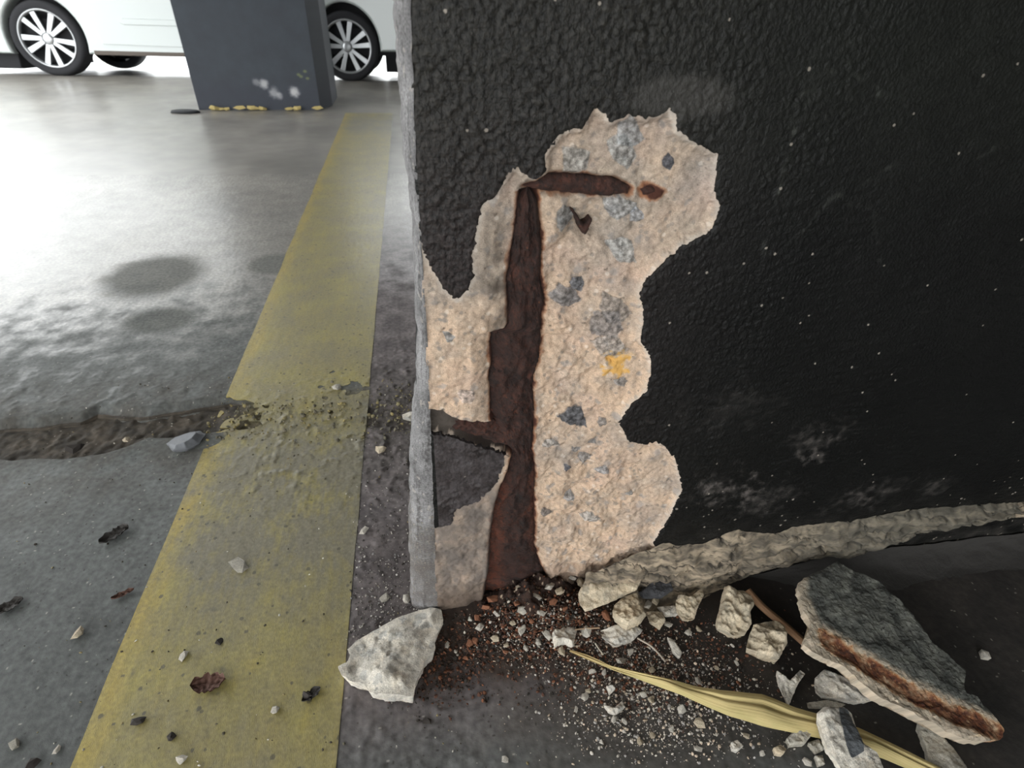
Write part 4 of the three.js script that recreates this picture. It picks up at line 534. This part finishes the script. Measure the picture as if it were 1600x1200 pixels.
// ------------------------------------------------------------------ grit nobody could count
{
  const shapes = chipShapes.slice(0, 1).map(() => { const g = new THREE.IcosahedronGeometry(1, 0), p = g.attributes.position, seen = new Map(), r = rng(8); for (let i = 0; i < p.count; i++) { const k = [p.getX(i), p.getY(i), p.getZ(i)].map((q) => q.toFixed(3)).join(); if (!seen.has(k)) seen.set(k, 0.6 + 0.6 * r()); p.setXYZ(i, p.getX(i) * seen.get(k), p.getY(i) * seen.get(k) * 0.7, p.getZ(i) * seen.get(k)); } g.computeVertexNormals(); return g; });
  const grit = (name, label, n, seed, place, color, size) => {
    const r = rng(seed), list = [], M = new THREE.Matrix4(), Q = new THREE.Quaternion(), E = new THREE.Euler();
    for (let tries = 0; list.length < n && tries < n * 8; tries++) { const p = place(r); if (p) list.push(p); }
    const im = new THREE.InstancedMesh(shapes[0], mat({ color: 0xffffff, roughness: 1 }), list.length);
    list.forEach(([x, z], i) => { const s = size(r); E.set(r() * 6, r() * 6, r() * 6); const heap = 0.03 * sstep(1.1, 0.2, Math.hypot((x - 0.185) / 0.14, (z + 0.62) / 0.1)); im.setMatrixAt(i, M.compose(new THREE.Vector3(x, floorH(x, z) + s * 0.35 + heap, z), Q.setFromEuler(E), new THREE.Vector3(s, s * 0.8, s))); im.setColorAt(i, color(r)); });
    im.name = name; im.userData.label = label; im.userData.category = 'grit'; im.userData.kind = 'stuff'; scene.add(shade(im));
  };
  const gauss = (r) => (r() + r() + r() + r() - 2) * 1.0, pick = (list) => (r) => { const c = list[Math.floor(r() * list.length)], k = 0.75 + 0.5 * r(); return new THREE.Color(c[0] * k, c[1] * k, c[2] * k); };
  const floorPx = (r, cx, cy, sx, sy) => { const p = [cx + gauss(r) * sx, cy + gauss(r) * sy]; const [x, z] = G(p); return z > -0.622 && p[1] < 1300 ? [x, z] : null; };
  grit('pale_grit', 'fine pale grit spread over the rubble pile and the floor before it', 5200, 61, (r) => { const k = r(); return k < 0.3 ? floorPx(r, 860, 1000, 110, 40) : k < 0.75 ? floorPx(r, 1040, 1110, 150, 75) : floorPx(r, 1000, 1040, 120, 60); }, pick([[0.55, 0.5, 0.42], [0.42, 0.38, 0.33], [0.3, 0.28, 0.26], [0.5, 0.4, 0.3]]), (r) => 0.0008 + 0.0030 * Math.pow(r(), 4));
  grit('brown_grit', 'dark brown rust and dirt crumbs around the rubble pile', 6500, 62, (r) => { const k = r(); return k < 0.45 ? floorPx(r, 850, 990, 100, 45) : k < 0.8 ? floorPx(r, 1000, 1030, 170, 70) : floorPx(r, 700, 1030, 70, 60); }, pick([[0.05, 0.03, 0.02], [0.09, 0.04, 0.025], [0.03, 0.025, 0.02], [0.15, 0.06, 0.03]]), (r) => 0.001 + 0.0036 * Math.pow(r(), 3));
  grit('strip_grit', 'loose grit on the grey strip beside the worn column edge', 1100, 63, (r) => { const p = [545 + r() * 130, 680 + r() * 330], [x, z] = G(p); return x < -0.03 && x > -0.19 && r() < 0.25 + 0.75 * sstep(780, 960, p[1]) ? [x, z] : null; }, pick([[0.45, 0.42, 0.38], [0.2, 0.19, 0.18], [0.05, 0.045, 0.04], [0.3, 0.27, 0.24]]), (r) => 0.0008 + 0.0028 * Math.pow(r(), 4));
  grit('scattered_grit', 'sparse crumbs scattered over the yellow line and the bare floor', 1500, 64, (r) => { const x = -1.0 + 1.3 * r(), z = -1.5 + 1.25 * r(); return x > -0.02 && z < -0.45 ? null : (x > -0.58 || r() < 0.3) ? [x, z] : null; }, pick([[0.5, 0.47, 0.4], [0.05, 0.04, 0.03], [0.08, 0.07, 0.05], [0.25, 0.2, 0.1]]), (r) => 0.0008 + 0.0026 * Math.pow(r(), 4));
  grit('joint_crumbs', 'mortar crumbs around the floor joint where it crosses the yellow line', 700, 65, (r) => { const x = -0.6 + 0.62 * r(), z = -1.26 + gauss(r) * 0.11; return [x, z]; }, pick([[0.2, 0.17, 0.09], [0.16, 0.14, 0.1], [0.26, 0.21, 0.09], [0.11, 0.1, 0.07]]), (r) => 0.0015 + 0.006 * Math.pow(r(), 3));
}

// ------------------------------------------------------------------ the far column
{
  const c = new THREE.Group(); c.userData.kind = 'structure';
  thing(c, 'concrete_column', 'plain dark grey far column standing in front of the white car', 'column');
  const s = new THREE.Shape([[-1.783, 5.5], [-0.802, 5.55], [-0.722, 5.76], [-0.722, 6.2], [-1.783, 6.2]].map(([a, b]) => new THREE.Vector2(a, b)));
  const g = new THREE.ExtrudeGeometry(s, { depth: 2.7, bevelEnabled: false }).rotateX(-Math.PI / 2);
  const pos = g.attributes.position, uv = g.attributes.uv; for (let i = 0; i < pos.count; i++) uv.setXY(i, (pos.getX(i) + 1.8) / 1.0, pos.getY(i) / 1.0);
  const at = (px, py) => { const p = onPlane(px, py, new THREE.Vector3(0, 0, -5.53), ZED); return [p.x + 1.8, p.y]; };
  const marks = [[412, 131, 0.055, 0.9], [400, 128, 0.04, 0.5], [428, 145, 0.06, 0.7], [437, 150, 0.04, 0.6], [460, 144, 0.06, 1]].map(([x, y, r, k]) => [...at(x, y), r, k]), yel = [[466, 117], [476, 112], [480, 123], [470, 120]].map(([x, y]) => at(x, y));
  const map = texture(512, 512, (u, v) => { const n = fbm(u * 8, v * 8, 4); let c = mix3([62, 68, 75], [56, 60, 67], clamp(0.5 + n)); c = mix3(c, [56, 58, 68], 0.5 * sstep(0.3, 0.1, v)); if (v < 0.5) { for (const [x, y, r, k] of marks) { const d = Math.hypot(u - x, v - y) / r + 0.25 * fbm(u * 30, v * 30, 3); c = mix3(c, [206, 204, 204], 0.85 * k * sstep(1, 0.2, d)); } for (const [x, y] of yel) { const d = Math.hypot(u - x, (v - y) * 1.4); c = mix3(c, [120, 128, 84], 0.7 * sstep(0.022, 0.008, d)); } } return c; });
  map.wrapT = map.wrapS = THREE.ClampToEdgeWrapping;
  part(c, 'shaft', g, mat({ map, roughness: 0.75 }));
  const r = rng(44), gold = mat({ color: new THREE.Color(0.42, 0.33, 0.13), roughness: 0.9 });
  [338, 346, 355, 375, 393, 402, 411, 452, 465, 497].forEach((px, i) => { const x = lerp(-1.783, -0.802, (px - 311) / 190), z = -5.5 - 0.05 * (px - 311) / 190 + 0.03; const m = new THREE.Mesh(chipShapes[i % 6], gold); const sc = 0.022 + 0.02 * r(); m.scale.set(sc * 1.4, sc, sc * 0.6); m.position.set(x, sc * 0.6, z); thing(m, 'dry_leaf_bit', 'small yellow dry leaf bit, ' + ['leftmost', 'second from the left', 'third from the left', 'fourth from the left', 'fifth from the left', 'fifth from the right', 'fourth from the right', 'third from the right', 'second from the right', 'rightmost'][i] + ' at the far column foot', 'leaf', 'yellow leaf bits at the far column'); });
  const [ax, az] = G([290, 176]); const d = new THREE.Mesh(new THREE.LatheGeometry([[0, 0.016], [0.08, 0.02], [0.105, 0.016], [0.115, 0.0], [0, 0]].map(([a, b]) => new THREE.Vector2(a, b)), 24).scale(1, 1, 0.5), mat({ color: new THREE.Color(0.02, 0.022, 0.026), roughness: 0.7 })); d.position.set(ax, 0.001, az); thing(d, 'black_cap', 'flat black disc lying on the floor left of the far column', 'cap');
}

// ------------------------------------------------------------------ the white car behind the far column
{
  const car = new THREE.Group();
  const W = 1.74, white = new THREE.MeshPhysicalMaterial({ color: new THREE.Color(0.5, 0.54, 0.525), roughness: 0.35, clearcoat: 1, clearcoatRoughness: 0.05 }), black = mat({ color: new THREE.Color(0.012, 0.012, 0.014), roughness: 0.8 }), tyre = mat({ color: new THREE.Color(0.018, 0.018, 0.021), roughness: 0.85 }), alloy = mat({ color: new THREE.Color(0.5, 0.51, 0.52), roughness: 0.35, metalness: 0.7 }), trim = mat({ color: new THREE.Color(0.12, 0.1, 0.085), roughness: 0.8 }), glass = new THREE.MeshPhysicalMaterial({ color: new THREE.Color(0.02, 0.025, 0.03), roughness: 0.05 }), lampGlass = new THREE.MeshPhysicalMaterial({ color: new THREE.Color(0.6, 0.62, 0.64), roughness: 0.1, clearcoat: 1 }), red = new THREE.MeshPhysicalMaterial({ color: new THREE.Color(0.4, 0.02, 0.02), roughness: 0.15 });
  const FW = 0.95, RW = 3.88, HUB = 0.33, S = (pts) => new THREE.Shape(pts.map(([a, b]) => new THREE.Vector2(a, b)));
  const arc = (cx, rx, ry, a0, a1) => [...Array(25)].map((_, i) => { const a = lerp(a0, a1, i / 24); return [cx + rx * Math.cos(a), HUB + ry * Math.sin(a)]; });
  const ext = (shape, depth, bevel) => new THREE.ExtrudeGeometry(shape, { depth: depth - 2 * bevel, bevelEnabled: bevel > 0, bevelThickness: bevel, bevelSize: bevel * 0.6, bevelSegments: 3, curveSegments: 24 });
  const body = ext(S([[0.1, 0.22], [0.02, 0.34], [0.0, 0.55], [0.08, 0.76], [0.3, 0.88], [1.2, 1.02], [4.5, 1.08], [4.68, 0.86], [4.74, 0.6], [4.7, 0.4], [4.6, 0.32], ...arc(RW, 0.37, 0.42, -0.04, Math.PI + 0.25), ...arc(FW, 0.385, 0.40, -0.27, Math.PI + 0.3)]), W, 0.035).translate(0, 0, -W + 0.035);
  part(car, 'body', body, white);
  for (const x of [FW, RW]) part(car, 'wheel_well', box(x - 0.42, x + 0.42, 0.34, 0.8, -W + 0.1, -0.16), black);
  part(car, 'front_dark_block', ext(S([[0.14, 0.07], [0.1, 0.24], [0.6, 0.24], [0.58, 0.07]]), W - 0.16, 0.02).translate(0, 0, -W + 0.1), black);  // black block filling the dark area under the front end
  part(car, 'rear_dark_block', ext(S([[4.28, 0.1], [4.28, 0.36], [4.62, 0.36], [4.55, 0.1]]), W - 0.3, 0.02).translate(0, 0, -W + 0.15), black);  // black block filling the dark area under the rear end
  part(car, 'underbody', box(0.3, 4.4, 0.25, 0.5, -W + 0.1, -0.1), black);
  part(car, 'cabin', ext(S([[1.2, 1.0], [2.0, 1.52], [2.4, 1.6], [3.9, 1.6], [4.35, 1.45], [4.52, 1.05]]), W - 0.16, 0.06).translate(0, 0, -W + 0.14), white);
  for (const z of [-0.078, -W + 0.07]) { part(car, 'window', ext(S([[1.62, 1.1], [2.1, 1.45], [2.55, 1.52], [2.55, 1.1]]), 0.02, 0).translate(0, 0, z), glass); part(car, 'window', ext(S([[2.63, 1.1], [2.63, 1.52], [3.55, 1.5], [3.55, 1.1]]), 0.02, 0).translate(0, 0, z), glass); }
  { const pos = (t, s) => [lerp(1.3, 1.98, t) - 0.012, lerp(1.08, 1.5, t) + 0.012, lerp(-W + 0.22, -0.22, s)]; part(car, 'windscreen', cutGrid([0, 0.5, 1], [0, 0.5, 1], null, pos, (t, s) => [t, s]), glass); }
  for (const z of [0.003, -W - 0.011]) {
    const d1 = part(car, 'door', ext(S([[1.47, 0.3], [1.4, 0.62], [1.42, 1.0], [2.55, 1.02], [2.55, 0.285]]), 0.012, 0.004).translate(0, 0, z), white), d2 = part(car, 'door', ext(S([[2.565, 0.285], [2.565, 1.02], [3.6, 1.02], [3.58, 0.7], [3.42, 0.45], [3.4, 0.29]]), 0.012, 0.004).translate(0, 0, z), white);
    part(d1, 'handle', box(2.32, 2.5, 0.86, 0.89, z, z + 0.04), white); part(d2, 'handle', box(3.38, 3.55, 0.86, 0.89, z, z + 0.04), white);
    part(d1, 'side_moulding', ext(S([[1.72, 0.475], [1.69, 0.49], [1.72, 0.52], [2.55, 0.52], [2.55, 0.475]]), 0.026, 0.008).translate(0, 0, z), white);
    part(d2, 'side_moulding', ext(S([[2.57, 0.475], [2.57, 0.52], [3.46, 0.52], [3.46, 0.475]]), 0.026, 0.008).translate(0, 0, z), white);
    part(car, 'sill', ext(S([[1.36, 0.205], [1.36, 0.235], [3.46, 0.235], [3.46, 0.205]]), 0.06, 0.01).translate(0, 0, z - 0.05), trim);
  }
  for (const z of [-0.3, -W + 0.05]) { part(car, 'headlamp', ext(S([[0.05, 0.66], [0.1, 0.8], [0.5, 0.88], [0.42, 0.74]]), 0.26, 0.01).translate(0, 0, z), lampGlass); part(car, 'tail_lamp', ext(S([[4.45, 0.8], [4.45, 1.02], [4.56, 1.02], [4.71, 0.8]]), 0.26, 0.01).translate(0, 0, z), red); }
  for (const z of [0.02, -W - 0.16]) part(car, 'wing_mirror', ext(S([[1.55, 1.05], [1.5, 1.12], [1.55, 1.2], [1.68, 1.18], [1.68, 1.05]]), 0.16, 0.02).translate(0, 0, z + 0.02), white);
  // wheel: tyre, rim ring, barrel, hub, ten blades in five pairs
  const V2 = (l) => l.map(([a, b]) => new THREE.Vector2(a, b));
  const tyreG = new THREE.LatheGeometry(V2([[0.25, -0.1], [0.3, -0.112], [0.322, -0.1], [0.33, -0.07], [0.333, 0], [0.33, 0.07], [0.322, 0.1], [0.3, 0.112], [0.262, 0.108], [0.25, 0.1]]), 48).rotateX(Math.PI / 2);
  const rimG = new THREE.LatheGeometry(V2([[0.232, 0.06], [0.236, 0.1], [0.246, 0.112], [0.256, 0.108], [0.254, 0.09]]), 48).rotateX(Math.PI / 2), barrelG = new THREE.LatheGeometry(V2([[0.02, -0.02], [0.2, -0.02], [0.235, 0.08], [0.25, 0.09], [0.25, -0.09]]), 40).rotateX(Math.PI / 2), hubG = new THREE.LatheGeometry(V2([[0, 0.105], [0.03, 0.104], [0.04, 0.095], [0.062, 0.085], [0.07, 0.02]]), 28).rotateX(Math.PI / 2);
  const bladeG = ext(S([[0.055, -0.015], [0.055, 0.015], [0.243, 0.023], [0.243, -0.023]]), 0.03, 0.006).translate(0, 0, 0.07);
  const wheel = new THREE.Group(); wheel.name = 'wheel';
  part(wheel, 'tyre', tyreG, tyre); part(wheel, 'rim', rimG, alloy); part(wheel, 'barrel', barrelG, black); part(wheel, 'hub_cap', hubG, alloy);
  for (let k = 0; k < 5; k++) for (const s of [-1, 1]) { const b = part(wheel, 'spoke', bladeG, alloy); b.rotation.z = k * Math.PI * 2 / 5 + s * 0.26 + 0.35; }
  [[FW, -0.13, 0.5], [RW, -0.13, 0], [FW, -W + 0.13, 0.2], [RW, -W + 0.13, 0.8]].forEach(([x, z, a], i) => { const w = i ? wheel.clone() : wheel; w.position.set(x, HUB, z); w.rotation.z = a; if (i > 1) w.rotation.y = Math.PI; car.add(w); });
  car.position.set(-3.595 - FW, 0.0, -7.17); car.rotation.x = -0.075;
  thing(car, 'white_car', 'white car with twin-spoke alloy wheels parked behind the far column', 'car');
}

renderer.render(scene, camera);
